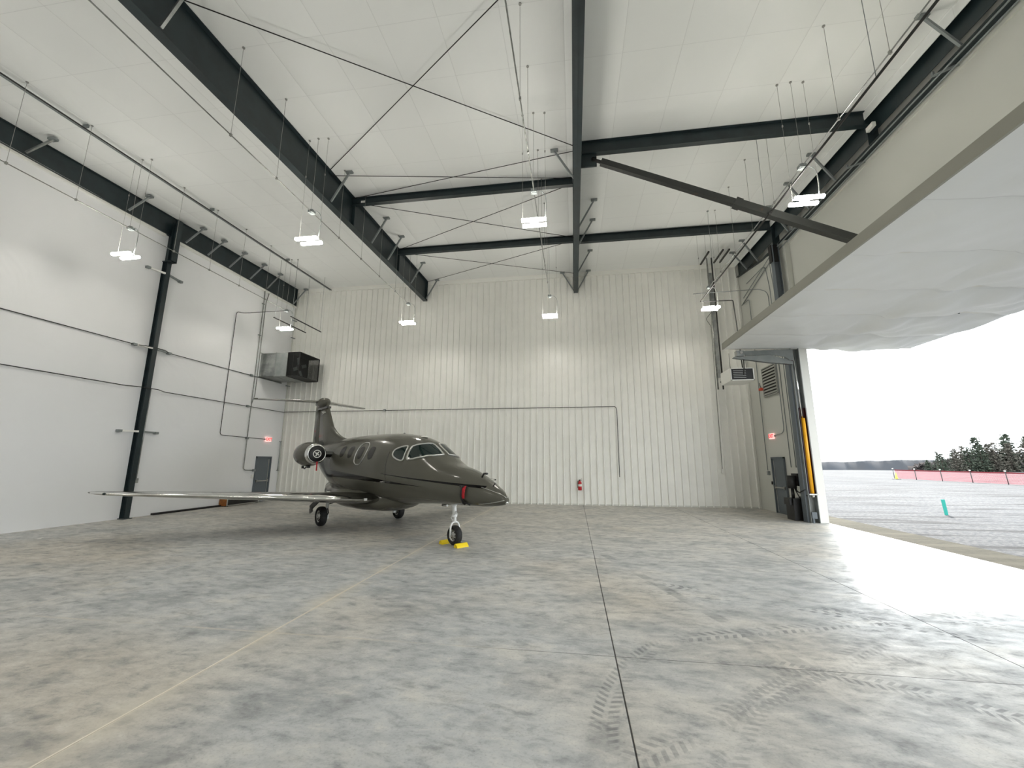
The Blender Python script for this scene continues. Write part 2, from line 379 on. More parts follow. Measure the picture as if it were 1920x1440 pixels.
# ------------------------------------------------------------------ steel frame
def ibeam(x, y0, y1, zb, zt, name, label, fw=.2, n=1, web=.012, cat='beam', stiff=()):
    o = empty(name, (x, y1, 0), label, cat)
    w = MB(); fl = MB(); tf = MB()
    w.prism([(y0, zb(y0)),(y1, zb(y1)),(y1, zt(y1)),(y0, zt(y0))], -web/2, web/2, 0)
    ys = [y0+(y1-y0)*i/12 for i in range(13)]
    for fm, zz, s in ((fl, zb, 1), (tf, zt, -1)):
        for a, b in zip(ys, ys[1:]):
            z0, z1 = zz(a), zz(b); e = .016*s
            fm.add([(-fw/2,a,z0),(fw/2,a,z0),(fw/2,b,z1),(-fw/2,b,z1),(-fw/2,a,z0+e),(fw/2,a,z0+e),(fw/2,b,z1+e),(-fw/2,b,z1+e)],
                   [(0,1,2,3),(4,5,6,7),(0,1,5,4),(2,3,7,6),(1,2,6,5),(0,3,7,4)])
    st = MB()
    for y in stiff: st.box((-fw/2, y-.006, zb(y)), (fw/2, y+.006, zt(y)))
    for mb_, nm in ((w,'web'),(fl,'bottom_flange'),(tf,'top_flange')):
        for i, p in enumerate(mb_.v): mb_.v[i] = (p[0], p[1]-y1, p[2])
        mb_.build(nm, M['steel'], o)
    if stiff:
        st.v = [(p[0], p[1]-y1, p[2]) for p in st.v]; st.build('stiffener_plate', M['steel'], o)
    return o
def zb_mid(y): return 9.6+.0275*y
def top(y): return CZ(y)-.01
ibeam(-7.5, FY+.02, BY-.1, zb_mid, top, 'roof_beam', 'deep dark green roof rafter passing above the aircraft tail', .22, stiff=(12.13, 15.9, 19.45))
ibeam(.27, FY+.02, BY-.1, zb_mid, top, 'roof_beam', 'dark green roof rafter seen from straight below in the middle bay', .21, stiff=(10.6, 12.13, 15.9, 19.45))
def zbw(y): return 10.22 if y < 12 else 10.26
ibeam(-14.93, FY+.02, BY-.1, zbw, top, 'roof_beam', 'dark green rafter along the top of the white left wall', .12, stiff=(19.45,))
def zbr(y): return 9.98 if y < 16.6 else 9.98+(y-16.6)/3*.5
def ztr(y): return CZ(y)-.22
ibeam(7.87, FY+.02, BY-.1, zbr, lambda y: CZ(y)-.01, 'roof_beam', 'black-looking rafter over the open aircraft door', .26, stiff=(10.6, 15.9))
def tie(x0, x1, y, zt, h, label):
    o = empty('tie_beam', (x0, y, 0), label, 'beam')
    L = x1-x0
    MB().box((0,-.005,zt-h),(L,.005,zt)).build('web', M['steel'], o)
    MB().box((0,-.08,zt-.012),(L,.08,zt)).build('top_flange', M['steel'], o)
    MB().box((0,-.08,zt-h),(L,.08,zt-h+.012)).build('bottom_flange', M['steel'], o)
    return o
t1 = tie(-7.49, .16, 12.13, 11.0, .26, 'dark tie beam between the two rafters, nearer to the camera of two')
tie(-7.49, .16, 15.9, 11.12, .26, 'dark tie beam between the two rafters, nearer to the ribbed back wall')
tie(.38, 7.76, 10.6, 10.96, .4, 'heavy dark tie beam reaching the door-side rafter, nearer to the camera')
tie(.38, 7.76, 15.9, 11.12, .32, 'dark tie beam reaching the door-side rafter, crossed by the sloping strut')
MB().box((.3,-.012,10.82),(.45,-.006,10.9)).build('maker_tag', M['white'], t1)
tag(MB().box((-.04,-.12,-.06),(.04,.12,.06)).build('emergency_light', M['white'], loc=(7.74, 10.45, 10.4)), 'small white emergency light box on the rafter over the door', 'light')
# sloping strut down to the door head
o = empty('diagonal_strut', (.5, 10.6, 10.5), 'dark sloping steel strut running from the middle rafter down to the door head', 'strut')
MB().box((-.13,-.02,-.34),(.33,.02,.07)).build('gusset_plate', M['steel'], o)
MB().tube([(.2,0,-.1),(.5,0,-.24)], .05, 10).lathe([(-.04,.07),(.04,.07)], (.25,0,-.12), (0,1,0), 12).build('pin_joint', M['dark'], o)
MB().bar((.45,0,-.215),(3.9,0,-1.85), .14, .17).build('strut_tube', M['brownsteel'], o)
MB().bar((3.9,0,-1.85),(7.4,0,-3.51), .17, .2).bar((3.85,0,-1.82),(4.0,0,-1.9),.2,.23).build('strut_sleeve', M['brownsteel'], o)
# wall column on the left, with haunch and girt brackets
o = empty('steel_column', (-14.75, 12.3, 0), 'dark green steel column standing against the white left wall', 'column')
MB().box((-.27,-.08,0),(-.255,.08,9.25)).box((-.07,-.08,0),(-.055,.08,9.25)).box((-.27,-.006,0),(-.06,.006,9.25)).build('shaft', M['steel'], o)
MB().box((-.27,-.13,0),(.0,.13,.025)).build('base_plate', M['steel'], o)
MB().box((-.27,-.02,9.2),(.1,.02,10.8)).box((-.27,-.11,9.2),(.12,.11,9.23)).box((.1,-.11,9.2),(.12,.11,10.9)).box((-.06,-.11,9.2),(-.045,.11,10.8)).build('haunch', M['steel'], o)
MB().tube([(-.1,.12,1.3),(-.1,.12,4.42)], .025, 8).box((-.13,.07,1.16),(-.06,.18,1.32)).build('cable_conduit', M['galv'], o)
for z in (8.73, 5.87, 2.9):
    for s in (-1, 1):
        b = MB().bar((-.08, s*.08, z), (-.18, s*.6, z), .06, .06)
        g = b.build('girt_brace', M['white'] if s < 0 else M['gray'], o)
        MB().box((-.24, s*.62-.06, z-.05), (-.12, s*.62+.06, z+.03)).build('bracket', M['gray'], g)
o = empty('steel_post', (7.62, 15.62, 0), 'dark steel door post rising above the raised door beside the exit', 'post')
MB().box((-.1,-.12,6.02),(-.085,.12,9.98)).box((.1,-.12,6.02),(.115,.12,9.98)).box((-.09,-.006,6.02),(.11,.006,9.98)).build('upper_shaft', M['doorgray'], o)
MB().box((-.14,-.06,9.3),(.12,.14,9.97)).build('cap_bracket', M['black'], o)
# flange braces
def brace(x, y, s, zb, label, group, big=False):
    o = empty('flange_brace', (x+s*.09, y, zb+.08), label, 'brace', group)
    zt = CZ(y)-.02
    dx = .65 if abs(x+14.93) > .1 else .12
    MB().bar((0,0,0),(s*(dx-.1), 0, zt-zb-.1), .05, .05).build('brace_bar', M['galv'] if big else M['gray'], o)
    MB().box((s*(dx-.1)-.11,-.05, zt-zb-.12),(s*(dx-.1)+.11, .05, zt-zb-.06)).build('ceiling_plate', M['gray'], o)
def braces(x, ys, s, zb, what, group):
    for i, y in enumerate(ys):
        k = len(ys)-1-i
        brace(x, y, s, zb(y), f'steel flange brace {what}, {NUM[k]} from back wall' if k else f'steel flange brace {what}, right at the back wall', group, big=(y < 6))
braces(-7.5, (5.28, 10.77, 13.44, 14.84, 17.3, 19.35), 1, zb_mid, 'on the aircraft tail rafter', 'flange braces on the tail rafter')
braces(.27, (13.42, 14.72, 17.23, 19.35), 1, zb_mid, 'on the door side of the middle rafter', 'flange braces on the middle rafter')
braces(.27, (10.76, 19.4), -1, zb_mid, 'on the aircraft side of the middle rafter', 'flange braces on the middle rafter')
braces(7.87, (8.03, 12.07, 13.46, 14.81, 17.29, 18.39), -1, zbr, 'on the rafter over the open door', 'flange braces on the door rafter')
def wbrace():
    ys = (8.06, 10.77, 12.9, 13.9, 15.0, 16.2, 17.3, 19.3)
    for i, y in enumerate(ys):
        k = len(ys)-1-i; o = empty('flange_brace', (-14.84, y, 10.3), f'steel flange brace on the left wall rafter, {NUM[k]} from back wall', 'brace', 'flange braces on the left wall rafter')
        zt = CZ(y)-.02-10.3
        MB().bar((0,-.1,0),(.5,.1,zt-.06), .05, .05).build('brace_bar', M['galv'] if i in (0,6) else M['gray'], o)
        MB().box((.4,.02,zt-.09),(.6,.16,zt-.03)).build('ceiling_plate', M['gray'], o)
wbrace()
for i, y in enumerate((8.4, 11.2, 14.3)):
    o = empty('header_bracket', (7.8, y, 10.02), f'small steel bracket under the door rafter, {["nearest the camera","middle one of three","farthest from the camera"][i]}', 'bracket', 'header brackets')
    MB().bar((-.15,.15,-.1),(.14,-.1,-.12),.04,.04).build('arm', M['gray'], o); MB().box((-.16,.13,-.1),(-.12,.17,.0)).build('clip', M['gray'], o)
# cross rods
segs = [(5.4,10.55),(10.75,12.0),(12.25,15.8),(16.05,19.35)]
for i, (a, b) in enumerate(segs):
    for s in (0, 1):
        ya, yb = (a, b) if s == 0 else (b, a)
        z0, z1 = CZ(ya)-.1, CZ(yb)-.12
        r = MB().tube([(-7.44, ya, z0), (.2, yb, z1)], .011 if i != 0 else .012, 6).build('brace_rod', M['dark'])
        tag(r, f'black cross rod, {["pair nearest the camera","short pair beside the first tie beam","pair between tie beams","pair by the back wall"][i]}, ' +
            ('far end at middle rafter' if s == 0 else 'far end at tail rafter'), 'rod', 'wind brace rods')
# ------------------------------------------------------------------ lights, conduits and their hanger rods
ROWS = [(-12.8, 'along the white left wall'), (-6.98, 'over the aircraft tail'), (-.85, 'beside the middle rafter'), (5.37, 'next to the open door')]
HY = (6.6, 7.97, 9.32, 10.7, 12.05, 13.4, 14.78, 16.12)
def make_light(x, y, where, side):
    o = empty('high_bay_light', (x, y, 7.8), f'lit twin-strip LED light {where}, {side}', 'light', 'LED high bay lights')
    MB().box((-.3,-.012,.01),(.3,.012,.035)).box((-.1,-.1,.028),(.1,.1,.07)).build('housing', M['gray'], o)
    for yy in (-.125, .125): MB().prism([(yy-.048,-.015),(yy-.032,-.05),(yy+.032,-.05),(yy+.048,-.015),(yy+.03,.02),(yy-.03,.02)],-.3,.3,0).build('led_strip', M['led'], o)
    zc = CZ(y)-7.8
    for s in (-.29, .29):
        MB().tube([(s,0,.03),(s,0,zc-.01)], .0035, 5).tube([(s,0,zc-.03),(s,0,zc-.01)], .03, 8).tube([(s,0,zc*.62),(s,0,zc*.62+.05)],.016,6).build('suspension_wire', M['wire'], o)
    pts = [(0.02,0,.86),(.12,0,.87),(.24,0,.8),(.3,0,.66),(.31,0,.4),(.26,0,.05)]
    MB().tube(bend(pts,.1,3), .009, 6).build('power_whip', M['gray'], o)
for x, where in ROWS:
    make_light(x, 9.35, where, 'nearer the camera'); make_light(x, 16.15, where, 'nearer the back wall')
    for yy in (2.55, -4.25): make_light(x, yy, where, 'added unseen behind or above the camera')  # rows out of view, added to help light the room
    o = empty('light_conduit', (x, 16.15, 8.65), f'thin straight electrical conduit above the lights {where}', 'conduit', 'light conduits')
    MB().tube([(0,-22,0),(0,0,0)], .013, 8).build('pipe', M['conduit'] if x < 0 else M['galv'], o)
    for y in (-6.8, 0): MB().box((-.07,y-.07,-.04),(.07,y+.07,.04)).tube([(0,y,-.06),(0,y,.06)],.055,10).build('junction_box', M['gray'], o)
    for i, y in enumerate(HY):
        k = len(HY)-1-i; zc = CZ(y)
        r = MB().tube([(0,0,0),(0,0,zc-8.66)], .0045, 5).tube([(0,0,zc-8.67),(0,0,zc-8.65)], .03, 8).box((-.02,-.02,-.03),(.02,.02,.03)).build('hanger_rod', M['wire'], loc=(x, y, 8.65))
        tag(r, f'hanger rod of the conduit {where}, ' + (f'{NUM[k]} from back wall' if k else 'closest to back wall'), 'rod', 'conduit hanger rods')
# pair of pipes just under the roof near the left wall
o = empty('roof_pipe', (-12.93, BY-.1, 0), 'long thin double pipe run just under the roof near the left wall', 'pipe')
for s in (-.035, .04):
    MB().tube([(s, FY-BY+.2, CZ(FY)-.13),(s, 0, CZ(BY)-.16)], .02, 6).build('pipe', M['dark'] if s > 0 else M['gray'], o)
for i, y in enumerate((8.0, 12.0, 16.1)): MB().box((-.09, y-BY, CZ(y)-.1),(.09, y-BY+.04, CZ(y)-.0)).build('strap', M['gray'], o)
# gas pipe to the unit heater
o = empty('gas_pipe', (5.12, 16.5, 8.21), 'black gas pipe running level past the door lights and down to the unit heater', 'pipe')
MB().tube(bend([(0,-22.4,0),(0,0,0),(1.22,0,0),(1.27,0,-1.2),(1.3,-.05,-2.75)], .05, 3), .022, 8).build('pipe', M['dark'], o)
for y in (-9.87, -5.8, -1.7):
    MB().tube([(.0,y,.0),(0,y,CZ(16.5+y)-8.21)], .006, 5).tube([(0,y,CZ(16.5+y)-8.23),(0,y,CZ(16.5+y)-8.21)],.04,8).build('hanger', M['gray'], o)
for y in (-12.5, -6.1): MB().tube([(0,y-.06,0),(0,y+.06,0)], .034, 8).build('coupling', M['dark'], o)
# ------------------------------------------------------------------ things on the left wall
def run(name, pts, r, m, label, cat, boxes=(), straps=(), rad=.15):
    o = empty(name, pts[0], label, cat); p0 = Vector(pts[0])
    MB().tube([p-p0 for p in bend(pts, rad, 5)], r, 8).build('pipe', m, o)
    for b in boxes:
        b = Vector(b)-p0; MB().box(b-Vector((.045,.06,.05)), b+Vector((.045,.06,.05))).build('junction_box', M['gray'], o)
    for b in straps:
        b = Vector(b)-p0; MB().box(b-Vector((.03,.08,.012)), b+Vector((.03,.08,.012))).build('strut_clip', M['gray'], o)
    return o
L = WX+.08
run('electrical_conduit', [(L, FY+.1, 5.87),(L, 11.75, 5.87),(L+.26, 12.05, 5.87),(L+.26, 12.6, 5.87),(L, 12.9, 5.87),(L, 17.45, 5.87)], .014, M['dark'], 'upper long horizontal conduit across the white left wall', 'conduit', [(L,17.0,5.87)])
run('electrical_conduit', [(L, FY+.1, 4.41),(L, 11.6, 4.41),(L+.26, 12.05, 4.41),(L+.26, 12.6, 4.41),(L, 12.95, 4.41),(L, 19.45, 4.41),(L+.05, BY-.09, 4.43),(1.95, BY-.09, 4.45),(2.0, BY-.09, 4.3),(2.0, BY-.09, 1.25)], .014, M['dark'],
    'lower conduit crossing the left wall, turning along the ribbed back wall and dropping', 'conduit', [(L,17.0,4.41),(-9.4,BY-.09,4.45)])
run('vertical_conduit', [(L, 17.2, 10.2),(L, 17.22, 9.6),(L, 17.2, 1.5),(L, 17.75, 1.48)], .02, M['conduit'], 'vertical conduit on the left wall ending beside the gray exit door', 'conduit', [(L,17.2,2.95),(L,17.85,1.48)], [(L,17.2,7.9),(L,17.2,9.5)])
run('vertical_conduit', [(L, 17.5, 10.2),(L, 17.36, 9.6),(L, 17.36, 5.0),(L, 17.2, 4.5)], .018, M['conduit'], 'vertical conduit running close beside the longer one above the tail', 'conduit')
run('looped_conduit', [(-12.85, 16.15, 8.65),(L, 16.1, 8.62),(L, 15.7, 8.55),(L, 15.68, 3.0),(L, 18.35, 2.96)], .013, M['dark'], 'thin conduit looping from the far left light down to the exit sign', 'conduit', [])
for i, (x0, z0) in enumerate(((-13.3, 8.3), (-12.46, 8.3))):
    o = empty('strut_channel', (x0, 16.0, z0), ['short dark strut channel hanging above the boxed fan, the one closer to the left wall','short dark strut channel hanging above the boxed fan, the one farther from the wall'][i], 'channel', 'strut channels')
    MB().box((-.02,0,-.02),(.02,2.3,.02)).build('channel', M['dark'], o)
    for y in (.1, 2.2): MB().tube([(0,y,0),(0,y,CZ(16+y)-z0)], .006, 5).build('hanger', M['gray'], o)
# boxed exhaust fan
o = empty('wall_fan_box', (WX, 17.5, 5.9), 'large sheet-metal exhaust fan box sticking out high on the left wall', 'fan')
MB().box((0,0,.02),(.02,1.55,1.18)).box((-.01,-.06,-.04),(.05,1.6,.02)).box((-.01,-.06,1.16),(.05,1.6,1.2)).build('wall_flange', M['galv'], o)
MB().box((.02,0,.02),(.85,.012,1.16)).box((.02,1.52,.02),(.85,1.53,1.16)).box((.02,0,1.15),(.85,1.53,1.16)).box((.02,0,.02),(.85,1.53,.03)).build('sleeve', M['galv'], o)
MB().box((.86,-.01,.0),(1.5,.0,1.17)).box((.86,1.53,0),(1.5,1.54,1.17)).box((.86,0,1.16),(1.5,1.53,1.17)).box((.86,0,0),(1.5,1.53,.01)).box((.84,-.02,-.01),(.88,1.55,1.18)).build('housing', M['lgray'], o)
cg = MB()
for x in (1.5, 2.12):
    for a, b in (((x,0,0),(x,1.53,0)),((x,0,1.16),(x,1.53,1.16)),((x,0,0),(x,0,1.16)),((x,1.53,0),(x,1.53,1.16))): cg.bar(a, b, .035, .035)
for y, z in ((0,0),(1.53,0),(0,1.16),(1.53,1.16)): cg.bar((1.5,y,z),(2.12,y,z),.035,.035)
cg.bar((1.8,0,0),(1.8,0,1.16),.02,.02)
MB().box((1.42,.0,.01),(1.5,1.53,1.16)).build('fan_shroud', M['black'], o)
cg.build('guard_frame', M['black'], o)
def mesh_mat():
    m = mat('black_wire_mesh', (10,14,13), .6); t = NT(m); X, Y, Z = t.coords()
    s = t.m('FRACT', t.m('MULTIPLY', t.m('ADD', X, Y), 40)); u = t.m('FRACT', t.m('MULTIPLY', Z, 40))
    t.link(t.m('MAXIMUM', t.m('GREATER_THAN', .22, s), t.m('GREATER_THAN', .22, u)), t.b.inputs['Alpha']); return m
M['mesh'] = mesh_mat()
MB().box((1.5,.0,0),(2.12,.004,1.16)).box((1.5,1.526,0),(2.12,1.53,1.16)).box((1.5,0,1.155),(2.12,1.53,1.16)).box((1.5,0,0),(2.12,1.53,.004)).box((2.116,0,0),(2.12,1.53,1.16)).build('wire_guard', M['mesh'], o)
MB().tube([(1.2,.76,.58),(1.62,.76,.58)], .16, 16).build('motor', M['black'], o)
for k in range(4):
    a = k*PI/2+.4; MB().bar((1.58,.76+.1*math.cos(a),.58+.1*math.sin(a)),(1.62,.76+.5*math.cos(a),.58+.5*math.sin(a)), .16, .02, (1,0,0)).build('fan_blade', M['gray'], o)
# exit doors
def exit_door(num, x, s, y0, y1, label):
    o = empty(f'door_{num}', (x, y0, 0), None, None); o['kind'] = 'structure'; o['label'] = label
    w = y1-y0
    MB().box((0,0,0),(s*.07,.05,2.12)).box((0,w-.05,0),(s*.07,w,2.12)).box((0,0,2.07),(s*.07,w,2.13)).build('door_frame', M['doorgray'], o)
    MB().box((s*.0,.05,0),(s*.03,w-.05,2.07)).build('door_leaf', M['doorgray'], o)
    MB().box((s*.05,.12,.95),(s*.09,w-.14,1.0)).box((s*.03,.1,.92),(s*.09,.17,1.03)).box((s*.03,w-.2,.92),(s*.09,w-.13,1.03)).build('push_bar', M['satin'], o)
    MB().box((s*.03,w-.17,.05),(s*.045,w-.14,2.0)).build('latch_rod', M['satin'], o)
    return o
exit_door(1, WX+.01, 1, 17.95, 18.95, 'gray steel exit door in the left wall')
exit_door(2, EX-.01, -1, 17.12, 18.13, 'gray steel exit door beside the aircraft door')
def exit_sign(x, y, z, s, label):
    o = empty('exit_sign', (x, y, z), label, 'sign')
    MB().box((0,-.17,-.11),(s*.06,.17,.11)).build('sign_box', M['exitpink'], o)
    cu = bpy.data.curves.new('exit_letters', 'FONT'); cu.body = 'EXIT'; cu.size = .19; cu.align_x = 'CENTER'; cu.align_y = 'CENTER'; cu.extrude = .003; cu.offset = .006
    t0_ = bpy.data.objects.new('tmp', cu); col.objects.link(t0_); bpy.context.view_layer.update()
    me = bpy.data.meshes.new_from_object(t0_.evaluated_get(bpy.context.evaluated_depsgraph_get())); bpy.data.objects.remove(t0_)
    me.materials.clear(); me.materials.append(M['exitred']); t = bpy.data.objects.new('lettering', me); col.objects.link(t); t.parent = o
    t.location = (s*.064, 0, 0); t.rotation_euler = (PI/2, 0, PI/2 if s > 0 else -PI/2)
    MB().tube([(s*.0,-.17,-.0),(s*.0,-.22,0)],.03,8).build('junction_box', M['gray'], o)
exit_sign(WX+.06, 18.55, 2.96, 1, 'red EXIT sign above the gray door in the left wall')
exit_sign(EX-.02, 17.88, 2.95, -1, 'red EXIT sign on the wall beside the aircraft door opening')
tag(MB().box((0,-.05,-.08),(.05,.05,.08)).build('light_switch', M['white'], loc=(WX+.03, 17.82, 1.2)), 'small white switch box beside the left exit door', 'switch')
run('corner_rail', [(WX+.1, 19.42, 2.9),(WX+.1, 19.42, 1.44)], .02, M['gray'], 'short vertical rail in the back left corner beside the door', 'rail', straps=[(WX+.1,19.42,2.9),(WX+.1,19.42,1.44)])
for i, z in enumerate((9.3, 8.35, 5.75)):
    tag(MB().box((0,-.12,-.015),(.1,.12,.015)).build('wall_clip', M['gray'], loc=(WX+.3, 19.2, z)), ['small clip high in the left back corner, topmost of three','small clip in the left back corner just below the far light','small clip in the left back corner beneath the fan box'][i], 'clip', 'corner clips')
# crate and strip on the floor by the left wall
o = empty('storage_crate', (WX+.03, 16.15, 0), 'low crate with a wooden end and black side on the floor by the left wall', 'crate')
MB().box((0,0,.03),(.36,.03,.4)).build('wooden_end', M['orange'], o)
MB().box((0,.03,.03),(.35,1.85,.38)).build('black_body', M['black'], o)
MB().box((.355,.0,.02),(.375,.05,.41)).box((.355,1.8,.02),(.375,1.86,.3)).box((.355,.05,.02),(.375,1.85,.06)).build('edge_trim', M['satin'], o)
MB().box((.02,.02,0),(.36,.1,.03)).box((.02,1.7,0),(.36,1.8,.03)).build('skid', M['black'], o)
tag(MB().box((0,0,0),(.1,2.9,.07)).build('floor_cover_strip', M['black'], loc=(WX+.03, 13.25, 0)), 'long black rubber strip lying at the foot of the left wall', 'strip')
tag(MB().add([(0,0,.002),(.1,.02,.004),(.12,.07,.03),(.03,.06,.01)],[(0,1,2,3)]).build('paper_scrap', M['white'], loc=(-13.25, 8.92, 0)), 'tiny white paper scrap on the concrete near the left wall', 'scrap')
# back wall small items
o = empty('fire_extinguisher', (.22, BY-.12, .66), 'red fire extinguisher hanging on the ribbed back wall', 'extinguisher')
MB().lathe([(0,.0),(0,.075),(.03,.085),(.33,.085),(.38,.06),(.42,.025)], (0,0,0), (0,0,1), 20).build('cylinder', M['red'], o)
MB().box((-.03,-.03,.42),(.03,.03,.46)).bar((-.02,0,.46),(.1,0,.5),.03,.015).bar((-.02,0,.44),(.09,0,.44),.03,.012).build('handle', M['black'], o)
MB().tube(bend([(.02,0,.44),(-.1,0,.4),(-.1,0,.1)],.05,4),.012,8).build('hose', M['black'], o)
MB().lathe([(.17,.0865),(.27,.0865)], (0,0,0), (0,0,1), 20).build('instruction_label', M['white'], o)
MB().box((-.05,.085,.1),(.05,.115,.45)).build('wall_bracket', M['white'], o)
tag(MB().box((-.05,-.04,-.06),(.05,.04,.06)).tube([(0,-.04,0),(0,-.06,0)],.03,10).build('outlet_box', M['white'], loc=(2.0, BY-.075, 1.17)), 'white outlet box ending the conduit drop on the back wall', 'outlet')
tag(MB().box((-.06,-.05,-.09),(.06,.04,.09)).tube([(0,-.05,.03),(0,-.07,.03)],.025,10).tube([(0,-.05,-.04),(0,-.07,-.04)],.025,10).build('outlet_box', M['white'], loc=(6.4, BY-.08, 1.55)), 'white outlet box on the back wall near the door corner', 'outlet')
run('outlet_conduit', [(6.63, BY-.07, 8.97),(6.24, BY-.07, 8.5),(6.44, BY-.07, 8.14),(6.38, BY-.07, 1.6)], .013, M['conduit'], 'crooked thin conduit down the back wall beneath the far door-side light', 'conduit', rad=.1)
# ------------------------------------------------------------------ unit heater corner
o = empty('unit_heater', (5.66, 15.6, 4.82), 'white boxed unit heater with black grille hanging below the raised door', 'heater')
MB().box((0,.02,0),(.8,1.0,.46)).build('casing', M['white'], o)
MB().box((0,0,0),(.8,.03,.035)).box((0,0,.43),(.8,.03,.46)).box((0,0,0),(.035,.03,.46)).box((.765,0,0),(.8,.03,.46)).build('front_frame', M['white'], o)
MB().box((.035,.012,.035),(.765,.02,.43)).build('grille_back', M['black'], o)
for k in range(5): MB().bar((.1,.0,.1+k*.065),(.52,.0,.1+k*.065), .02, .012).build('louver_blade', M['satin'], o)
for x in (.12, .68): MB().tube([(x,.3,.46),(x,.3,1.08)], .008, 6).build('hanger', M['dark'], o)
o = empty('vent_duct', (6.1, 18.0, 5.2), 'pair of vertical vent pipes with a flat duct rising to the roof behind the heater', 'duct')
MB().box((-.06,0,.2),(.06,.1,4.9)).build('flat_duct', M['galv'], o)
for x in (-.1, .1): MB().tube([(x,0,-.3),(x-.04*0,0,5.6)], .03, 10).build('vent_pipe', M['dark'] if x > 0 else M['conduit'], o)
MB().bar((.0,-.05,.0),(.1,-1.4,-.1), .05,.05).build('support_arm', M['galv'], o)
for i, (x, y) in enumerate(((5.95,18.1),(6.5,18.0),(6.75,18.0))):
    tag(MB().box((-.03,-.6,-.03),(.03,.6,.03)).build('strut_channel', M['dark'], loc=(x, y, 10.85)), ['short black ceiling channel by the vent pipes, farthest from the door','short black ceiling channel by the vent pipes, middle of three','short black ceiling channel by the vent pipes, closest to the door'][i], 'channel', 'ceiling channels')
for i, (pts, lab) in enumerate((
    ([(5.2,17.6,9.0),(7.5,17.6,9.05),(7.62,17.2,8.9),(7.78,16.8,8.6),(7.78,16.8,3.02),(7.78,17.62,2.96)], 'conduit arching across the corner and down to the door-side EXIT sign'),
    ([(7.78,18.6,9.75),(7.78,16.9,9.75),(7.78,16.75,9.5),(7.78,16.6,8.6),(7.78,16.6,1.75)], 'conduit bending down the side wall to the power unit, nearer the back'),
    ([(7.78,16.35,10.0),(7.78,16.4,9.4),(7.78,16.3,8.6),(7.78,16.25,1.75)], 'conduit bending down the side wall to the power unit, nearer the jamb'),
    ([(7.78,19.3,9.0),(7.78,18.6,9.0),(7.78,18.5,8.9),(7.78,18.5,1.6)], 'straight conduit down the side wall to the small switch box'))):
    run('electrical_conduit', pts, .016, M['gray'], lab, 'conduit', rad=.25)
run('header_conduit', [(7.72, FY+.1, 9.88),(7.72, 15.9, 9.88),(7.72, 18.9, 9.2)], .018, M['gray'], 'long gray conduit along the underside of the door rafter, upper one', 'conduit')
run('header_conduit', [(7.8, FY+.1, 9.8),(7.8, 15.9, 9.8),(7.78, 19.3, 9.0)], .018, M['gray'], 'long gray conduit along the top of the wall over the door, lower one', 'conduit')
tag(MB().box((-.04,-.06,-.08),(.04,.06,.08)).build('switch_box', M['gray'], loc=(7.8, 18.5, 1.5)), 'gray switch box beside the door-side exit door', 'switch')
tag(MB().box((-.03,-.04,-.06),(.03,.04,.06)).build('door_button', M['black'], loc=(7.822, 18.3, 1.12)), 'small black button box just left of the door-side exit door', 'button')
o = empty('wall_louver', (7.83, 17.0, 4.6), 'gray louvered air vent in the side wall above the exit door', 'vent')
MB().box((-.05,-.04,-.05),(.0,0,1.14)).box((-.05,1.1,-.05),(0,1.14,1.14)).box((-.05,0,-.05),(0,1.1,0)).box((-.05,0,1.1),(0,1.1,1.14)).build('louver_frame', M['screen'], o)
MB().box((-.01,0,0),(-.002,1.1,1.1)).build('backing', M['dark'], o)
for k in range(9): MB().bar((-.035,0,.06+k*.122),(-.035,1.1,.06+k*.122), .012, .09, (.5,0,1)).build('louver_blade', M['screen'], o)
o = empty('fire_alarm_horn', (7.74, 18.2, 4.95), 'small red round alarm on a bracket next to the wall louver', 'alarm')
MB().lathe([(0,0),(0,.1),(.08,.1),(.12,.03)], (0,0,-.1), (0,0,1), 14).build('horn', M['orangered'], o); MB().tube([(0,0,.0),(0,.08,.12),(.04,.2,.25)], .014, 6).build('bracket_arm', M['black'], o)
# hydraulic power unit
o = empty('hydraulic_power_unit', (7.5, 15.98, 0), 'black hydraulic power unit standing on the floor beside the door jamb', 'machine')
MB().box((-.2,-.28,.0),(.2,.26,.72)).build('oil_tank', M['black'], o)
MB().box((-.28,-.2,.5),(-.2,.2,.72)).build('valve_block', M['black'], o)
MB().box((.0,-.3,1.14),(.24,.1,1.55)).build('control_box', M['black'], o)
MB().tube([(-.08,-.05,1.05),(-.08,-.05,1.48)], .14, 16).build('motor', M['dark'], o)
MB().tube([(-.08,-.05,.72),(-.08,-.05,1.05)], .05, 10).build('pump_neck', M['dark'], o)
MB().tube([(.08,-.15,.72),(.08,-.15,.79)], .05, 10).build('filler_cap', M['satin'], o)
for k, pp in enumerate(([(0,0,1.1),(.0,-.2,.95),(.05,-.7,.85)], [(0,-.1,1.15),(-.05,-.3,.9),(.0,-.72,1.05)], [(-.05,-.1,1.1),(0,-.25,.8),(0,-.35,.72)])):
    MB().tube(bend(pp,.15,4), .016, 6).build('hydraulic_hose', M['black'], o)
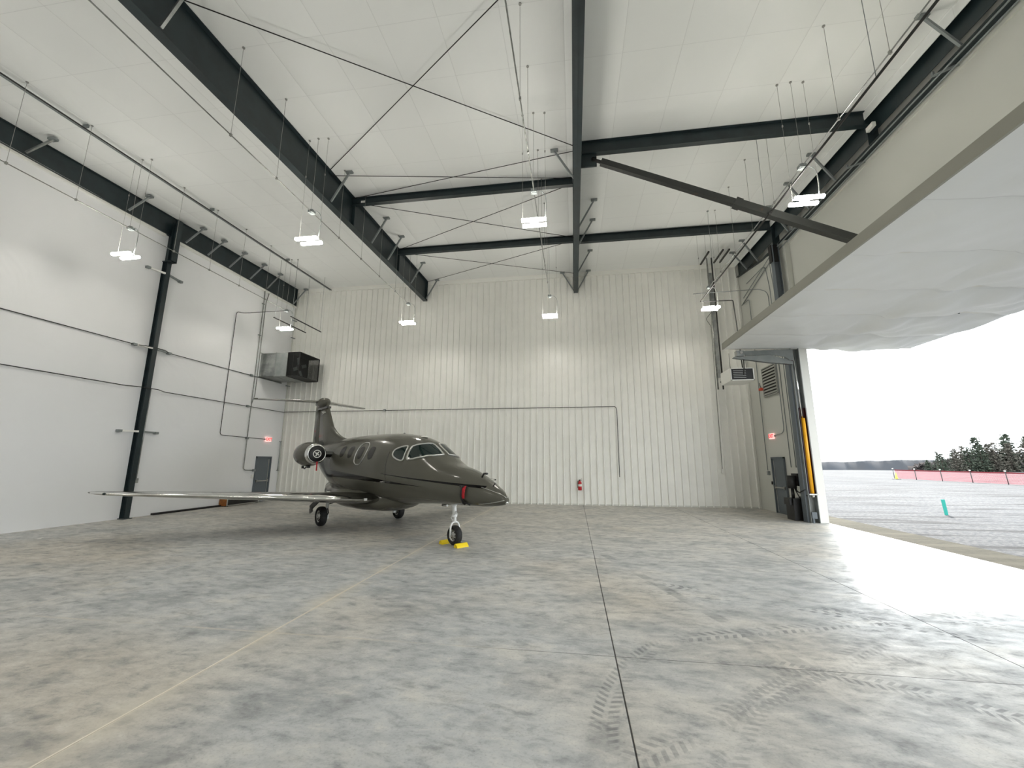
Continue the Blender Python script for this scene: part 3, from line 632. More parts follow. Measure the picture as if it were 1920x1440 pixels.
# jamb post with the lifting cylinder
o = empty('door_jamb_post', (7.62, 15.32, 0), 'gray steel channel post at the door jamb, holding the lifting cylinder', 'post')
MB().box((-.07,-.1,0),(-.055,.3,HD)).box((-.07,.1,0),(.2,.12,HD)).box((.18,-.1,0),(.2,.1,HD)).build('channel', M['lgray'], o)
MB().box((-.13,.0,0),(-.07,.26,HD-.3)).build('flange', M['doorgray'], o)
MB().box((-.05,-.14,.14),(.1,-.02,.34)).box((-.02,-.1,0),(.03,-.04,.14)).build('pivot_lug', M['doorgray'], o)
o = empty('lifting_cylinder', (7.7, 15.27, .9), 'yellow and chrome hydraulic cylinder standing upright in the jamb', 'cylinder')
MB().tube([(0,0,.03),(0,0,2.5)], .06, 16).build('barrel', M['yellow'], o)
MB().tube([(-.02,0,2.5),(-.06,0,4.85)], .032, 14).build('piston_rod', M['chrome'], o)
MB().box((-.1,.05,.02),(.13,.1,2.85)).box((.09,-.04,.02),(.13,.1,2.85)).box((-.1,-.04,.02),(-.085,.1,2.85)).build('guard_channel', M['maroon'], o)
MB().box((-.13,-.08,-.02),(.14,.06,.02)).tube([(.0,-.02,-.1),(0,-.02,-.02)],.05,10).build('base_bracket', M['satin'], o)
# lever arm under the raised door
o = empty('door_lever_arm', (7.6, 15.2, 5.6), 'gray steel lever arm under the far end of the raised door', 'arm')
MB().prism([(-1.95,-.06),(-1.95,-.02),(-.75,.02),(-.05,-.24),(-.05,-.34),(-.8,-.26)], -.07, -.05, 1).prism([(-1.95,-.06),(-1.95,-.02),(-.75,.02),(-.05,-.24),(-.05,-.34),(-.8,-.26)], .05, .07, 1).prism([(-1.95,-.03),(-.75,.01),(-.05,-.25),(-.05,-.27),(-.75,-.01),(-1.95,-.05)],-.08,.08,1).build('arm_channel', M['lgray'], o)
MB().prism([(-1.5,.02),(-.75,.04),(-.25,-.06),(-.08,-.22),(.0,-.22),(.0,.2),(-1.7,.2)], -.02, .02, 1).build('gusset_plate', M['lgray'], o)
MB().box((-1.85,-.1,.0),(-1.6,.1,.2)).build('pivot_block', M['galv'], o)
MB().tube([(-1.7,-.14,.12),(-1.7,.12,.12)], .045, 12).build('pivot_pin', M['chrome'], o)
MB().tube([(-1.58,.05,-.05),(-1.58,.1,-.4),(-1.6,.15,-.62)], .02, 6).build('hose_drop', M['black'], o)
MB().box((-.3,-.06,-.32),(-.04,.06,-.2)).build('end_stop', M['maroon'], o)
# the raised aircraft door
o = empty('hangar_door', (8.1, 15.3, 5.9), 'huge white hangar door panel swung up level overhead', 'door')
IX, OX, DY = 5.37-8.1, 11.33-8.1, -22.3
def dzz(x): return .02-.031*(x+2.73)
def under(u, v):
    x = IX+(OX-IX)*u; y = DY*v; q = (-y % 1.74)/1.74
    sag = .2*(4*q*(1-q))**.45*(.55+.45*math.sin(PI*min(1,max(0,(x-IX)/(OX-IX)))))
    if x < -.1: sag *= .45
    if abs(x) < .2: sag *= .45+.5*abs(x)/.2
    fold = (.05*math.sin(2.1*x+1.7*y+math.sin(y*2.7))+.03*math.sin(5*x-3.7*y)+.02*math.sin(9*x+5.1*y))*(1 if x > .1 else .4)
    return (x, y, dzz(x)-sag*min(1,(x-IX)/.4, (OX-x)/.3, -y/.35)-fold*min(1,(x-IX)/.5,(OX-x)/.3, -y/.5)-.003)
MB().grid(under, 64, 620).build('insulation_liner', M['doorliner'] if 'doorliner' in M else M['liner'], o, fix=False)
def slab(x0, x1, h0, h1):
    return [(x0, dzz(x0)+h0),(x1, dzz(x1)+h0),(x1, dzz(x1)+h1),(x0, dzz(x0)+h1)]
MB().prism(slab(IX+.02, OX, .0, .16), DY, 0, 1).build('panel_core', M['white'], o)
MB().prism(slab(IX-.02, IX+.02, -.02, .2), DY, .01, 1).prism(slab(IX, IX+.1, .18, .2), DY, .01, 1).build('edge_frame', M['edge'], o)
MB().prism(slab(IX, OX, -.02, .012), -.02, .012, 1).build('end_trim', M['white'], o)
for k in range(10):
    y = -1.74*k; MB().tube([(.45,y,dzz(.45)-.035),(.45,y,dzz(.45))],.02,8).tube([(1.9,y,dzz(1.9)-.035),(1.9,y,dzz(1.9))],.02,8).build('liner_button', M['gray'], o)
# ------------------------------------------------------------------ the aircraft
HX, HYv = .786, -.618
AC = empty('business_jet', (-2.82, 9.86, 0), 'glossy dark gray twin-engine business jet with a T-tail parked in the hangar', 'aircraft', rz=math.atan2(HYv, HX))
NX, NTh = 150, 56
def xs(i): t = i/NX; return 1.83-12.18*(t**1.35)
mb = MB().grid(lambda u, v: fus(1.84-12.19*(u**1.35), 2*PI*v), NX, NTh)
FUS = mb.build('fuselage', M['paint'], AC)
def inx(z, a, b): return max(0, min(1, (z-a)/(b-a)))
# belly fairing around the wing roots
BF = [(-1.7,.88,1.0,.06),(-2.05,.745,1.02,.33),(-2.5,.62,1.06,.56),(-3.0,.52,1.12,.74),(-4.0,.47,1.18,.9),(-5.0,.47,1.2,.94),(-5.8,.53,1.2,.86),(-6.6,.66,1.18,.7),(-7.2,.84,1.2,.48),(-7.7,1.05,1.25,.2)]
def bfair(u, v):
    s = u*(len(BF)-1); i = min(int(s), len(BF)-2); t = s-i; t = t*t*(3-2*t)*.5+t*.5
    b, tp, w = [BF[i][k]*(1-t)+BF[i+1][k]*t for k in (1,2,3)]; x = BF[i][0]*(1-(s-i))+BF[i+1][0]*(s-i)
    a = 2*PI*v; zc = .5*(b+tp); e = .8
    return (x, w*math.copysign(abs(math.cos(a))**e, math.cos(a)), zc+(tp-b)/2*math.copysign(abs(math.sin(a))**e, math.sin(a)))
MB().grid(bfair, 54, 40).build('belly_fairing', M['paint2'], AC)
# glazing: outlines in (x, angle) on the fuselage skin
def smooth_poly(pts, n=5):
    out = []; k = len(pts)
    for i in range(k):
        p0, p1, p2, p3 = pts[i-1], pts[i], pts[(i+1)%k], pts[(i+2)%k]
        for j in range(n):
            t = j/n
            out.append(tuple(.5*((2*p1[a])+(-p0[a]+p2[a])*t+(2*p0[a]-5*p1[a]+4*p2[a]-p3[a])*t*t+(-p0[a]+3*p1[a]-3*p2[a]+p3[a])*t**3) for a in (0,1)))
    return out
def dens(pts, n=6, r=.0):
    out = []
    for i in range(len(pts)):
        a, b = pts[i], pts[(i+1)%len(pts)]
        for j in range(n): t = j/n; out.append((a[0]+(b[0]-a[0])*t, a[1]+(b[1]-a[1])*t))
    return out
def skin_patch(poly, off=.008, mir=False, rings=6):
    m = MB(); cx = sum(p[0] for p in poly)/len(poly); ct = sum(p[1] for p in poly)/len(poly); n = len(poly); vs = []
    for r in range(rings+1):
        s = r/rings
        for p in poly:
            th = math.radians(ct+(p[1]-ct)*s); q = fus(cx+(p[0]-cx)*s, PI-th if mir else th, off); vs.append(q)
    fs = [(r*n+j, r*n+(j+1)%n, (r+1)*n+(j+1)%n, (r+1)*n+j) for r in range(rings) for j in range(n)]
    return m.add(vs, fs, True)
def skin_ring(poly, w, off=.014, mir=False, inner=0.0):
    n = len(poly); cx = sum(p[0] for p in poly)/n; ct = sum(p[1] for p in poly)/n
    P3 = []
    for p in poly:
        th = math.radians(p[1]); P3.append(Vector(fus(p[0], PI-th if mir else th, off)))
    m = MB(); m.tube(P3+[P3[0]], w, 6, False); return m
SIDE = [(-1.75,153.0),(-1.75,146.0),(-1.62,139.4),(-1.38,131.5),(-1.31,134),(-1.26,144.0),(-1.23,154.5),(-1.3,157.8),(-1.45,158.4),(-1.65,156.6)]
FRONT = [(-1.19,128.2),(-1.11,120),(-1.01,110),(-.93,96.0),(-.84,94.0),(-.66,93.6),(-.44,95.0),(-.45,104),(-.49,115),(-.66,133.5),(-.89,146.8),(-1.06,152.6),(-1.11,149),(-1.15,140)]
EYE = [(-.12,-11.2),(.1,-11.6),(.2,-8),(.21,0),(.17,8.5),(.04,11.8),(-.1,11.5),(-.2,5),(-.22,0),(-.2,-6)]
for mir in (False, True):
    p = smooth_poly(SIDE, 4); g = skin_patch(p, .012, mir).build('cockpit_side_window', M['glass'], AC)
    skin_ring(p, .021, .012, mir).build('window_trim', M['satin'], g)
    p = dens(FRONT, 4); g = skin_patch(p, .012, mir).build('windshield', M['glass'], AC)
    skin_ring(p, .024, .012, mir).build('windshield_trim', M['satin'], g)
    for cx, ct_ in ((-2.98, 155.8), (-3.68, 155.3), (-4.41, 154), (-5.06, 153)):
        p = smooth_poly([(cx+a*.85, ct_+b*.92) for a, b in EYE], 4)
        g = skin_patch(p, .006, mir, 3).build('cabin_window', M['cabinglass'], AC)
    p = smooth_poly([(-3.73,135.6),(-3.45,136.5),(-3.3,146),(-3.32,161.5),(-3.5,173.0),(-3.76,175),(-3.93,172),(-3.97,165),(-3.95,151),(-3.89,141)], 4)
    skin_ring(p, .014, .004, mir).build('emergency_exit_outline', M['satin'], AC)
# door seam line beside cockpit, small lights and probes
MB().tube([fus(-1.95, math.radians(a), .002) for a in range(150, 200, 4)], .006, 5).build('door_seam', M['black_gloss'], AC)
MB().tube([fus(-2.6, PI/2, .0), (-2.62,0,2.72)], .03, 8).lathe([(0,.12),(.03,.11),(.05,.03)], (-2.75,0,2.64), (0,0,1), 14).build('top_beacon', M['satin'], AC)
MB().lathe([(0,.1),(.02,.09),(.04,.02)], (-1.5,0,2.565), (0,0,1), 14).build('roof_antenna', M['white'], AC)
MB().tube([(-5.0,0,2.62),(-5.1,0,2.95)], .008, 5).tube([(-4.3,0,2.62),(-4.36,0,2.85)], .008, 5).build('whip_antenna', M['satin'], AC)
MB().tube([(1.1,-.1,1.58),(1.16,-.1,1.66),(1.28,-.1,1.66)], .022, 8).tube([(1.5,-.12,1.4),(1.56,-.12,1.47)], .014, 6).build('nose_probe', M['black'], AC)
MB().lathe([(0,.045),(.02,.03),(.03,.0)], (1.805,0,1.09), (1,0,0), 14).build('nose_cap', M['chrome'], AC)
def skin_line(pp, r, m, nm):
    MB().tube([fus(x, math.radians(a), .003) for x, a in pp], r, 5).build(nm, m, AC)
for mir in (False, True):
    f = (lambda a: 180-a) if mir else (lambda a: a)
    skin_line([(1.27,f(140.4)),(1.42,f(136.5)),(1.6,f(130)),(1.74,f(113)),(1.8,f(100))], .006, M['satin'], 'nose_highlight_line')  # reflection highlights on the nose, drawn as thin silver tubes
    skin_line([(1.2,f(222)),(1.3,f(220)),(1.52,f(208)),(1.7,f(190)),(1.8,f(165))], .006, M['satin'], 'nose_highlight_line')
# wings
def foil(n=18):
    out = []
    for i in range(n+1):
        c = .5*(1-math.cos(PI*i/n)); out.append((c, .5*(2.969*math.sqrt(c)-1.26*c-3.516*c*c+2.843*c**3-1.015*c**4)/5*10*.2))
    return out
FO = foil()
def foil_z(c, th): return th*5*(.2969*math.sqrt(max(c,0))-.126*c-.3516*c*c+.2843*c**3-.1036*c**4)
def wing_part(name, secs, c0, c1, m, parent, n=8, cap=True, vertical=False, eps=0.0):
    # secs: (span, LE x, TE x, z, thickness ratio)
    mb = MB(); cs = [c0+(c1-c0)*(.5*(1-math.cos(PI*i/n))) if c0 == 0 else c0+(c1-c0)*i/n for i in range(n+1)]
    loop = [(c, 1) for c in cs]+[(c, -1) for c in reversed(cs)]
    N = len(loop); vs = []
    for (y, le, te, z, th) in secs:
        ch = le-te
        for c, s in loop:
            d = s*foil_z(c, th)*ch*(1+eps)+s*eps*.02
            x = le-c*ch
            vs.append((x, d, z) if vertical else (x, y, z+d))
    fs = [(k*N+j, k*N+(j+1)%N, (k+1)*N+(j+1)%N, (k+1)*N+j) for k in range(len(secs)-1) for j in range(N)]
    mb.add(vs, fs, True)
    if cap:
        mb.add(vs[:N], [tuple(range(N))]); mb.add(vs[-N:], [tuple(range(N))])
    return mb.build(name, m, parent)
def lerp_sec(a, b, t): return tuple(a[i]+(b[i]-a[i])*t for i in range(5))
for s, nm in ((-1, 'right_wing'), (1, 'left_wing')):
    R0 = (s*.55, -2.66, -5.2, .875, .125); R1 = (s*6.05, -5.55, -6.52, 1.135, .10)
    TIP = [(s*6.25, -5.68, -6.54, 1.148, .09), (s*6.36, -5.86, -6.54, 1.155, .06), (s*6.4, -6.1, -6.53, 1.158, .02)]
    wg = wing_part(nm, [R0, lerp_sec(R0,R1,.5), R1]+TIP, .11, .76, M['paint2'], AC, 10)
    secs = [R0, lerp_sec(R0,R1,.33), lerp_sec(R0,R1,.66), R1]+TIP[:2]
    wing_part('leading_edge', secs, 0, .15, M['chrome'], wg, 10, True, False, .02)
    wing_part('flap', [lerp_sec(R0,R1,.1), lerp_sec(R0,R1,.6)], .765, 1, M['paint2'], wg, 4)
    wing_part('aileron', [lerp_sec(R0,R1,.61), lerp_sec(R0,R1,.97)], .765, 1, M['paint2'], wg, 4)
    P = lambda t, dx: (R0[1]+(R1[1]-R0[1])*t+dx, R0[0]+(R1[0]-R0[0])*t, R0[3]+(R1[3]-R0[3])*t)
    q = P(.985, -.03); MB().lathe([(0,.03),(.05,.025),(.07,0)], (q[0]-.05, s*6.1, 1.14), (1, s*.3, 0), 10).build('nav_light', M['glass'], wg)
    q = P(.07, .012); MB().box((q[0]-.03,q[1]-.04,q[2]-.03),(q[0]+.012,q[1]+.04,q[2]+.03)).build('landing_light', M['satin'], wg)
# fin, rudder, dorsal fillet
fin_s = [(0,-7.45,-9.85,2.35,.11),(0,-7.98,-9.88,3.0,.11),(0,-8.55,-9.92,3.7,.11),(0,-9.0,-9.95,4.3,.11)]
FIN = wing_part('fin', fin_s, 0, 1, M['paint2'], AC, 12, True, True)
wing_part('rudder', [(0,-9.6,-10.42,2.5,.12),(0,-9.72,-10.38,4.2,.12)], .0, 1, M['paint2'], FIN, 8, True, True)
mb = MB()
def dorsal(u, v):
    x = -6.35-1.9*u; top_ = 2.7+.58*u**2.1; a = PI*v; w = .05+.11*u
    return (x, w*math.cos(a), 2.5+(top_-2.5)*math.sin(a)**.8)
MB().grid(dorsal, 16, 14).build('dorsal_fillet', M['paint2'], FIN)
MB().tube([(-9.2,-.066,4.12),(-9.5,-.066,4.02),(-9.65,-.05,4.03)], [.006,.02,.004], 6).build('fin_band', M['black_gloss'], FIN)
MB().box((-9.9,-.085,4.02),(-8.85,.085,4.1)).build('black_band', M['black_gloss'], FIN)
MB().prism([(-9.45,3.93),(-9.05,3.9),(-8.88,3.86),(-9.1,3.84),(-9.3,3.79),(-9.25,3.85)], -.088, -.07, 1).build('tail_emblem', M['satin'], FIN)
MB().lathe([(0,.0),(.05,.09),(.2,.17),(.5,.215),(.9,.19),(1.3,.08),(1.5,0)], (-8.98,0,4.3), (-1,0,.0), 24).build('tail_bullet', M['paint2'], FIN)
ST = wing_part('stabilizer', [(-2.3,-10.62,-11.0,4.37,.08),(-2.2,-10.5,-11.02,4.37,.09),(0,-9.5,-10.35,4.37,.10),(2.2,-10.5,-11.02,4.37,.09),(2.3,-10.62,-11.0,4.37,.08)], .06, 1, M['paint2'], AC, 10)
wing_part('leading_edge', [(-2.2,-10.48,-11.0,4.37,.09),(0,-9.48,-10.35,4.37,.10),(2.2,-10.48,-11.0,4.37,.09)], 0, .085, M['chrome'], ST, 5, True, False, .03)
# engines
for s, nm in ((-1, 'right_engine'), (1, 'left_engine')):
    E = bpy.data.objects.new(nm, None); col.objects.link(E); E.parent = AC; E.location = (-5.5, s*1.42, 2.14); E.rotation_euler = (0, 0, 0)
    MB().lathe([(-.12,.315),(-.3,.355),(-.6,.395),(-.85,.395),(-1.15,.36),(-1.35,.31),(-1.42,.27),(-1.42,.24),(-1.2,.24)], n=40).build('nacelle', M['paint2'], E)
    MB().lathe([(-.14,.325),(-.09,.312),(-.04,.297),(.01,.27),(.005,.25),(-.06,.235),(-.3,.235)], n=40).build('intake_lip', M['chrome'], E)
    MB().lathe([(-1.4,.0),(-1.4,.22),(-1.68,.19),(-1.65,.17),(-1.6,.1),(-1.78,0)], n=28).build('exhaust_nozzle', M['satin'], E)
    MB().prism([(-.55,-.09),(-1.5,-.07),(-1.7,.0),(-1.5,.07),(-.55,.1),(-.4,.0)], -s*.3, -s*1.0, 1).build('pylon', M['black_gloss'], E)
    MB().tube([(-.6,-.1,-.4),(-.7,-.1,-.46),(-.9,-.06,-.47),(-1.0,-.06,-.4)], .02, 6).box((-.55,-.12,-.44),(-.45,-.02,-.38)).box((-1.4,0,-.47),(-1.3,.05,-.38)).build('drain_mast', M['black'], E)
# landing gear
def wheel(parent, c, r, w, name='wheel'):
    W = bpy.data.objects.new(name, None); col.objects.link(W); W.parent = parent; W.location = c
    h = w/2
    MB().lathe([(-h*.75,r*.60),(-h,r*.72),(-h*.98,r*.88),(-h*.7,r*.97),(-h*.25,r),(h*.25,r),(h*.7,r*.97),(h*.98,r*.88),(h,r*.72),(h*.75,r*.60)], (0,0,0), (0,1,0), 36)\
        .lathe([(-h*.45,r*1.0),(-h*.44,r*1.004),(-h*.3,r*1.004),(-h*.29,r)], (0,0,0), (0,1,0), 36).build('tyre', M['rubber'], W)
    MB().lathe([(-h*.8,r*.6),(-h*.6,r*.56),(-h*.5,r*.3),(-h*.85,r*.2),(-h*.85,0)], (0,0,0), (0,1,0), 30).lathe([(h*.8,r*.6),(h*.6,r*.56),(h*.5,r*.3),(h*.85,r*.2),(h*.85,0)], (0,0,0), (0,1,0), 30).build('hub', M['satin'], W)
    bb = MB()
    for k in range(8):
        a = k*PI/4; bb.tube([(r*.42*math.cos(a),-h*.75,r*.42*math.sin(a)),(r*.42*math.cos(a),-h*.5,r*.42*math.sin(a))], r*.06, 6)
    bb.build('hub_bolts', M['dark'], W); return W
NG = bpy.data.objects.new('nose_gear', None); col.objects.link(NG); NG.parent = AC
wheel(NG, (0,0,.222), .222, .16)
MB().tube([(-.06,0,1.0),(-.02,0,.62)], .052, 14).tube([(-.02,0,.64),(0,0,.5)], .036, 12).lathe([(-.02,.065),(.02,.065)], (-.025,0,.66), (0,0,1), 14).lathe([(-.02,.066),(.02,.066)], (-.05,0,.9), (0,0,1), 14).build('strut', M['gearwhite'], NG)
for s in (-1, 1): MB().tube(bend([(0,0,.52),(0,s*.08,.51),(0,s*.125,.42),(0,s*.125,.22)],.06,5), .022, 8).build('fork_arm', M['gearwhite'], NG)
MB().tube([(-.05,0,.68),(-.16,0,.6),(-.04,0,.5)], .018, 6).tube([(-.06,.06,.86),(-.2,.09,.8),(-.14,.05,.66)], .014, 6).tube([(.03,0,.75),(.1,-.02,.7)], .02, 6).build('torque_link', M['gearwhite'], NG)
MB().tube([(-.06,0,.93),(-.5,0,.86)], .02, 8).tube([(-.25,-.06,.88),(-.45,-.06,.87)], .03, 8).build('drag_brace', M['satin'], NG)
for s, nm in ((-1,'right_main_gear'),(1,'left_main_gear')):
    G = bpy.data.objects.new(nm, None); col.objects.link(G); G.parent = AC; G.location = (-5.08, s*1.28, 0)
    wheel(G, (0,0,.285), .285, .2)
    MB().tube([(0,-s*.16,1.0),(0,-s*.16,.52)], .05, 12).tube([(0,-s*.16,.54),(-.02,-s*.14,.3)], .035, 10).tube([(0,-s*.16,.29),(0,0,.285)], .04, 10).box((-.05,-s*.16-.04,.2),(.05,-s*.16+.04,.36)).build('strut', M['gearwhite'], G)
    MB().tube([(0,-s*.16,.62),(.1,-s*.85,.82)], .022, 8).tube([(.05,-s*.16,.5),(.14,-s*.16,.38),(.03,-s*.16,.3)], .018, 6).build('side_brace', M['dark'], G)
    MB().bar((.35, s*.18, .86),(-.35, s*.22, .5), .03, .16, (0,0,1)).bar((-.3,s*.24,.42),(-.1,s*.24,.5),.03,.14).build('gear_door', M['dark'], G)
    MB().lathe([(0,.09),(.06,.09)], (0,-s*.02,.285), (0,-s,0), 16).build('brake', M['dark'], G)
# things resting on / tied to the aircraft (top-level)
cs, sn = math.cos(AC.rotation_euler.z), math.sin(AC.rotation_euler.z)
def W(x, y, z): return (-2.82+x*cs-y*sn, 9.86+x*sn+y*cs, z)
def place(o, x, y, z): o.location = W(x, y, z); o.rotation_euler = (0,0,AC.rotation_euler.z); return o
CO = {-1: 'round black intake plug with a white ring and cross on the near engine', 1: 'round intake plug in the far engine behind the fuselage'}
for s in (-1, 1):
    o = place(empty('intake_plug', (0,0,0), CO[s], 'cover'), -5.5, s*1.42, 2.14)
    MB().lathe([(-.03,.245),(.012,.238),(.02,.225),(.02,0)], n=36).build('foam_disc', M['black'], o)
    MB().lathe([(.021,.1),(.026,.1),(.026,.125),(.021,.125)], n=30).build('white_ring', M['white'], o)
    e = MB()
    for k in range(4):
        a = PI/4+k*PI/2+.2; e.bar((.024,.0,.0),(.024,.075*math.cos(a),.075*math.sin(a)), .035, .008, (1,0,0))
    e.build('cross_emblem', M['white'], o)
    MB().box((.02,-.005,-.52),(.035,.035,-.24)).build('streamer', M['ribbon'], o); o.children[-1].rotation_euler = (.12, 0, 0)
# pitot cover with red streamer on the nose side
q = fus(.88, math.radians(163), .03)
o = place(empty('pitot_cover', (0,0,0), 'black pitot cover with a red warning streamer hanging on the nose', 'cover'), 0, 0, 0)
A_ = [Vector(fus(.86, math.radians(a), .035)) for a in range(160, 224, 6)]
MB().tube(A_, .026, 6).tube([Vector(fus(.8+.0*a, math.radians(162), .04)) for a in (0,)]+[Vector(fus(1.0, math.radians(158), .04))], .02, 6).tube([Vector(fus(.9, math.radians(205),.035)), Vector(fus(1.0, math.radians(222),.035))], .02, 6).build('strap', M['black'], o)
B0 = [Vector(fus(.93+.0*a, math.radians(158+a*4.2), .045)) for a in range(0, 9)]
rb = MB(); w = [.06,.06,.055,.05,.05,.045,.045,.04,.04]
vs = []
for p, ww in zip(B0, w): vs += [p+Vector((-ww,0,0)), p+Vector((ww,0,.01)), p+Vector((ww,-.008,.01)), p+Vector((-ww,-.008,0))]
for i in range(8):
    for j in range(4): rb.add([vs[4*i+j], vs[4*i+(j+1)%4], vs[4*(i+1)+(j+1)%4], vs[4*(i+1)+j]], [(0,1,2,3)])
rb.build('streamer', M['ribbon'], o)
# wheel chocks
for i, (dx, lab) in enumerate(((.3, 'yellow wheel chock in front of the nose wheel'), (-.3, 'yellow wheel chock behind the nose wheel'))):
    o = place(empty('wheel_chock', (0,0,0), lab, 'chock', 'nose wheel chocks'), dx, -.02, 0)
    sgn = 1 if dx > 0 else -1
    MB().prism([(-.07,0),(.07,0),(.055,.03),(.0,.085),(-.035,.085),(-.065,.04)], -.16, .16, 1).build('block', M['chock'], o)
    if sgn > 0: MB().tube([(.0,.16,.05),(-.1,.24,.02),(-.3,.26,.012),(-.5,.24,.012),(-.6,.17,.04)], .012, 6).build('rope', M['black'], o)
# ------------------------------------------------------------------ outside
GZ = -.02
struct(MB().box((8.1, -40, -.4), (9.25, 60, -.012)).build('path_dirt', M['dirt']))
mb = MB()
def gr(u, v):
    x = 9.25+190*u**2; y = -40+166*v; return (x, y, GZ+(.02*math.sin(x*1.3+y*.4)*min(1,u*4)))
struct(mb.grid(gr, 60, 60).build('field_gravel', M['gravel'], fix=False))
o = empty('survey_stake', (13.9, 18.52, GZ), 'teal survey stake stuck in the gravel outside the door', 'stake')
MB().prism([(-.055,0),(.055,0),(.02,.58),(-.1,.58)], -.012, .012, 1).build('board', M['teal'], o)
# red barrier netting
o = empty('barrier_fence', (39.5, 59.2, GZ), 'long red barrier net fence across the snowy gravel field', 'fence')
PY = [0, -3.4, -6.9, -10.4, -13.9, -17.4, -21, -24.5]
def net(z0, z1, nm, m, th=.012):
    vs = []; n = 70
    for i in range(n+1):
        y = -.15-24.4*i/n; s = .03*math.sin(PI*((-y)%3.45)/3.45)
        for z in (z0-s*.3, z1-s):
            for d in (0, th): vs.append((d, y, z))
    fs = []
    for i in range(n):
        a = 4*i; b = a+4; fs += [(a,b,b+2,a+2),(a+1,a+3,b+3,b+1),(a+2,b+2,b+3,a+3),(a,a+1,b+1,b)]
    MB().add(vs, fs).build(nm, m, o)
net(.06, 1.02, 'net_panel', M['net'], .004); net(1.0, 1.14, 'top_band', M['red2'] if 'red2' in M else M['red'])
for i, y in enumerate(PY):
    p = MB().tube([(-.03,y,0),(-.05,y+.08,1.2)], .03, 8).build('fence_post', M['dark'], o)
    MB().tube([(-.05,y+.08,1.18),(-.05,y+.08,1.28)], .07, 10).build('white_cap', M['white'], p)
o = empty('traffic_cone', (38.2, 57.0, GZ), 'yellow-green cone with a black base at the end of the red fence', 'cone')
MB().lathe([(0,.16),(.75,.03),(.75,0)], (0,0,.04), (0,0,1), 16).build('cone_body', mat('lime', (186,196,60), .6), o)
MB().box((-.3,-.3,0),(.3,.3,.07)).build('base', M['black'], o)
# distant ridges
def ridge(name, x0, x1, y0, y1, zt, m, amp, seed, n=90):
    rnd = random.Random(seed); h = [rnd.random() for _ in range(40)]
    vs = []; 
    for i in range(n+1):
        t = i/n; x = x0+(x1-x0)*t; y = y0+(y1-y0)*t
        q = t*30; k = int(q); f = q-k; nz = h[k]*(1-f)+h[k+1]*f
        z = zt(t)+amp*(nz-.5)+amp*.25*rnd.random()
        vs += [(x,y-30,-25),(x,y,z),(x+5,y+60,z-2),(x+5,y+90,-25)]
    fs = [(4*i+j,4*i+4+j,4*i+5+j,4*i+1+j) for i in range(n) for j in range(3)]
    struct(MB().add(vs, fs, True).build(name, m, fix=False))
ridge('hill_wooded', 195, 460, 420, 400, lambda t: 1.4+2.8*min(1,t*3.2), M['hill'], 1.0, 3)
ridge('hill_far', 160, 480, 700, 640, lambda t: -1+1.5*math.sin(t*3), M['hill'], .6, 5)
# trees on the right
def conifer(x, y, h, label, m, seed, lean=0):
    rnd = random.Random(seed); o = empty('pine_tree', (x, y, GZ-.1), label, 'tree', 'trees beyond the red fence')
    MB().tube([(0,0,0),(.0,0,h*.5),(lean*.2,0,h*.98)], [.16,.11,.02], 7).build('trunk', M['bark'], o)
    f = MB(); z = h*.08
    while z < h*.99:
        t = z/h; R = h*.33*(1-t)**.45*(.75+.5*rnd.random())+.12
        for k in range(9 if t < .8 else 6):
            a = rnd.random()*2*PI; L = R*(.6+.6*rnd.random()); dz = -.18*L+rnd.uniform(-.1,.25)*L
            c, s = math.cos(a), math.sin(a)
            for q in range(4):
                u = .25+.75*(q+rnd.random())/4; sz = (.34*(1-u)+.2)*max(.35,h*.09)*(.8+.6*rnd.random())
                px, py, pz = c*L*u, s*L*u, z+dz*u; ux = Vector((rnd.gauss(0,1),rnd.gauss(0,1),rnd.gauss(0,.5))).normalized()*sz; vx = Vector((rnd.gauss(0,1),rnd.gauss(0,1),rnd.gauss(0,.6))).normalized()*sz
                p = Vector((px,py,pz)); f.add([p-ux, p+vx*.8, p+ux, p-vx*.8+Vector((0,0,-sz*.4))], [(0,1,2,3)])
        z += h*.042
    f.build('foliage', m, o, fix=False)
def bare(x, y, h, label, seed):
    rnd = random.Random(seed); o = empty('bare_tree', (x, y, GZ-.1), label, 'tree', 'trees beyond the red fence'); f = MB()
    def br(p, d, L, r, n):
        q = p+d*L; f.tube([p, q], [r, r*.6], 5, False)
        if n > 0:
            for _ in range(4 if n > 2 else 3):
                e = (d+Vector((rnd.gauss(0,.45),rnd.gauss(0,.45),rnd.gauss(.12,.25)))).normalized(); br(p+d*L*rnd.uniform(.55,1), e, L*rnd.uniform(.5,.72), r*.55, n-1)
    br(Vector((0,0,0)), Vector((0,0,1)), h*.4, .14, 4); f.build('branches', M['bark'], o, fix=False)
TR = [(82.0,112,2.6,0),(83.6,110,3.9,0),(85.0,113,4.4,0),(86.4,110,4.9,1),(87.6,112,4.7,0),(89.0,110,5.2,0),(90.3,113,5.6,1),(91.6,110,5.7,0),(92.6,112,7.4,0),(94.2,110,6.2,1),(95.6,113,6.0,1),(97.2,110,6.1,1),(98.6,112,6.6,0),(99.6,113,8.1,0),(101.2,110,7.4,1),(103,112,7.6,0)]
LB = ['lowest bushy pine at the left end of the tree row beyond the fence','small pine next to the left end of the tree row','rounded pine third in the tree row beyond the fence','brownish pine fourth in the tree row beyond the fence','dark pine fifth in the tree row beyond the fence','green pine sixth in the tree row beyond the fence','brownish pine left of the pointed spire pine','dark pine directly left of the pointed spire pine','pointed spire pine rising above its neighbours in the tree row','brownish pine directly right of the spire pine','gray-brown pine second to the right of the spire pine','gray-brown pine below the bare tree crowns','green pine beside the tallest pine, its left neighbour','tallest pine at the right end of the tree row','brownish pine just right of the tallest pine','last pine of the row at the picture edge']
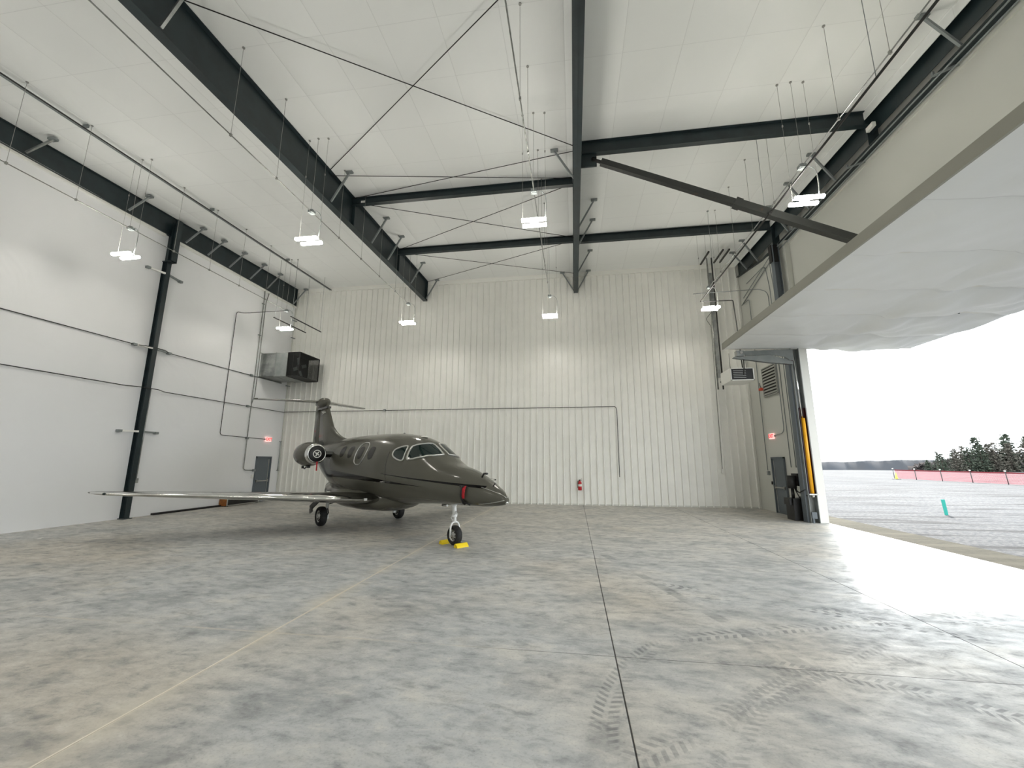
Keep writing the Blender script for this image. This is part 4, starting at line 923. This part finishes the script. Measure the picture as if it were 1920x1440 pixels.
for i, (x, y, h, k) in enumerate(TR): conifer(x, y, h*1.1, LB[i], M['pine2'] if k else M['pine'], 50+i)
for i, (x, h, lb) in enumerate(((95.2,8.2,'leafless tree with a fan of twigs between the spire pine and the tallest pine'),(96.8,8.6,'leafless tree left of the tallest pine, its nearest bare neighbour'),(93.9,6.6,'leafless tree just right of the spire pine'),(102.2,8.6,'leafless tree at the right end of the row'))): bare(x, 116, h, lb, 90+i)
def under_(u, v):
    x = 82+40*u; z = -.3+(1.0+3.0*min(1,u*2.6)+.4*math.sin(37*u)+.3*math.sin(83*u+1))*v; return (x, 118+1.5*math.sin(50*u)*v+4*(1-v)*0, z)
mb = MB().grid(under_, 120, 6); rnd = random.Random(4)
for k in range(1500):
    x = rnd.uniform(82.5,122); u = (x-82)/40; z = rnd.uniform(0, 1.1+3.4*min(1,u*2.6)); s = .3
    a = Vector((rnd.gauss(0,s),rnd.gauss(0,s),rnd.gauss(0,s))); b = Vector((rnd.gauss(0,s),rnd.gauss(0,s),rnd.gauss(0,s))); p = Vector((x, 116.5+rnd.random(), z)); mb.add([p-a,p+b,p+a,p-b],[(0,1,2,3)])
tag(mb.build('undergrowth', M['woods'], fix=False), 'dense gray-brown brush filling in behind the row of pines', 'brush', kind='stuff')
# ------------------------------------------------------------------ light and camera
w = bpy.data.worlds.new('sky'); bpy.context.scene.world = w; w.use_nodes = True
bg = w.node_tree.nodes['Background']; bg.inputs[0].default_value = (.93, .975, 1.0, 1); bg.inputs[1].default_value = SKY
sd = bpy.data.lights.new('sun', 'SUN'); sd.energy = SUN; sd.angle = math.radians(3); sd.color = (1,.97,.92)
so = bpy.data.objects.new('sun', sd); col.objects.link(so)
d = Vector((-.42, -.9, -math.tan(math.radians(32))*.993)).normalized(); so.rotation_euler = d.to_track_quat('-Z', 'Y').to_euler(); so.location = (30,60,40)
cam = bpy.data.cameras.new('camera'); co = bpy.data.objects.new('camera', cam); col.objects.link(co)
cam.sensor_width = 36; cam.lens = FPX/1920*36; cam.clip_end = 2000; cam.clip_start = .05
co.matrix_world = Matrix(((R_[0][0],R_[0][1],R_[0][2],0),(R_[1][0],R_[1][1],R_[1][2],0),(R_[2][0],R_[2][1],R_[2][2],1.92),(0,0,0,1)))
sc = bpy.context.scene; sc.camera = co
sc.view_settings.view_transform = 'Standard'; sc.view_settings.look = 'None'; sc.view_settings.exposure = EXPO; sc.view_settings.gamma = 1
sc.view_settings.use_curve_mapping = False
sc.cycles.use_denoising = True; sc.cycles.max_bounces = 10; sc.cycles.diffuse_bounces = 6; sc.cycles.transparent_max_bounces = 12
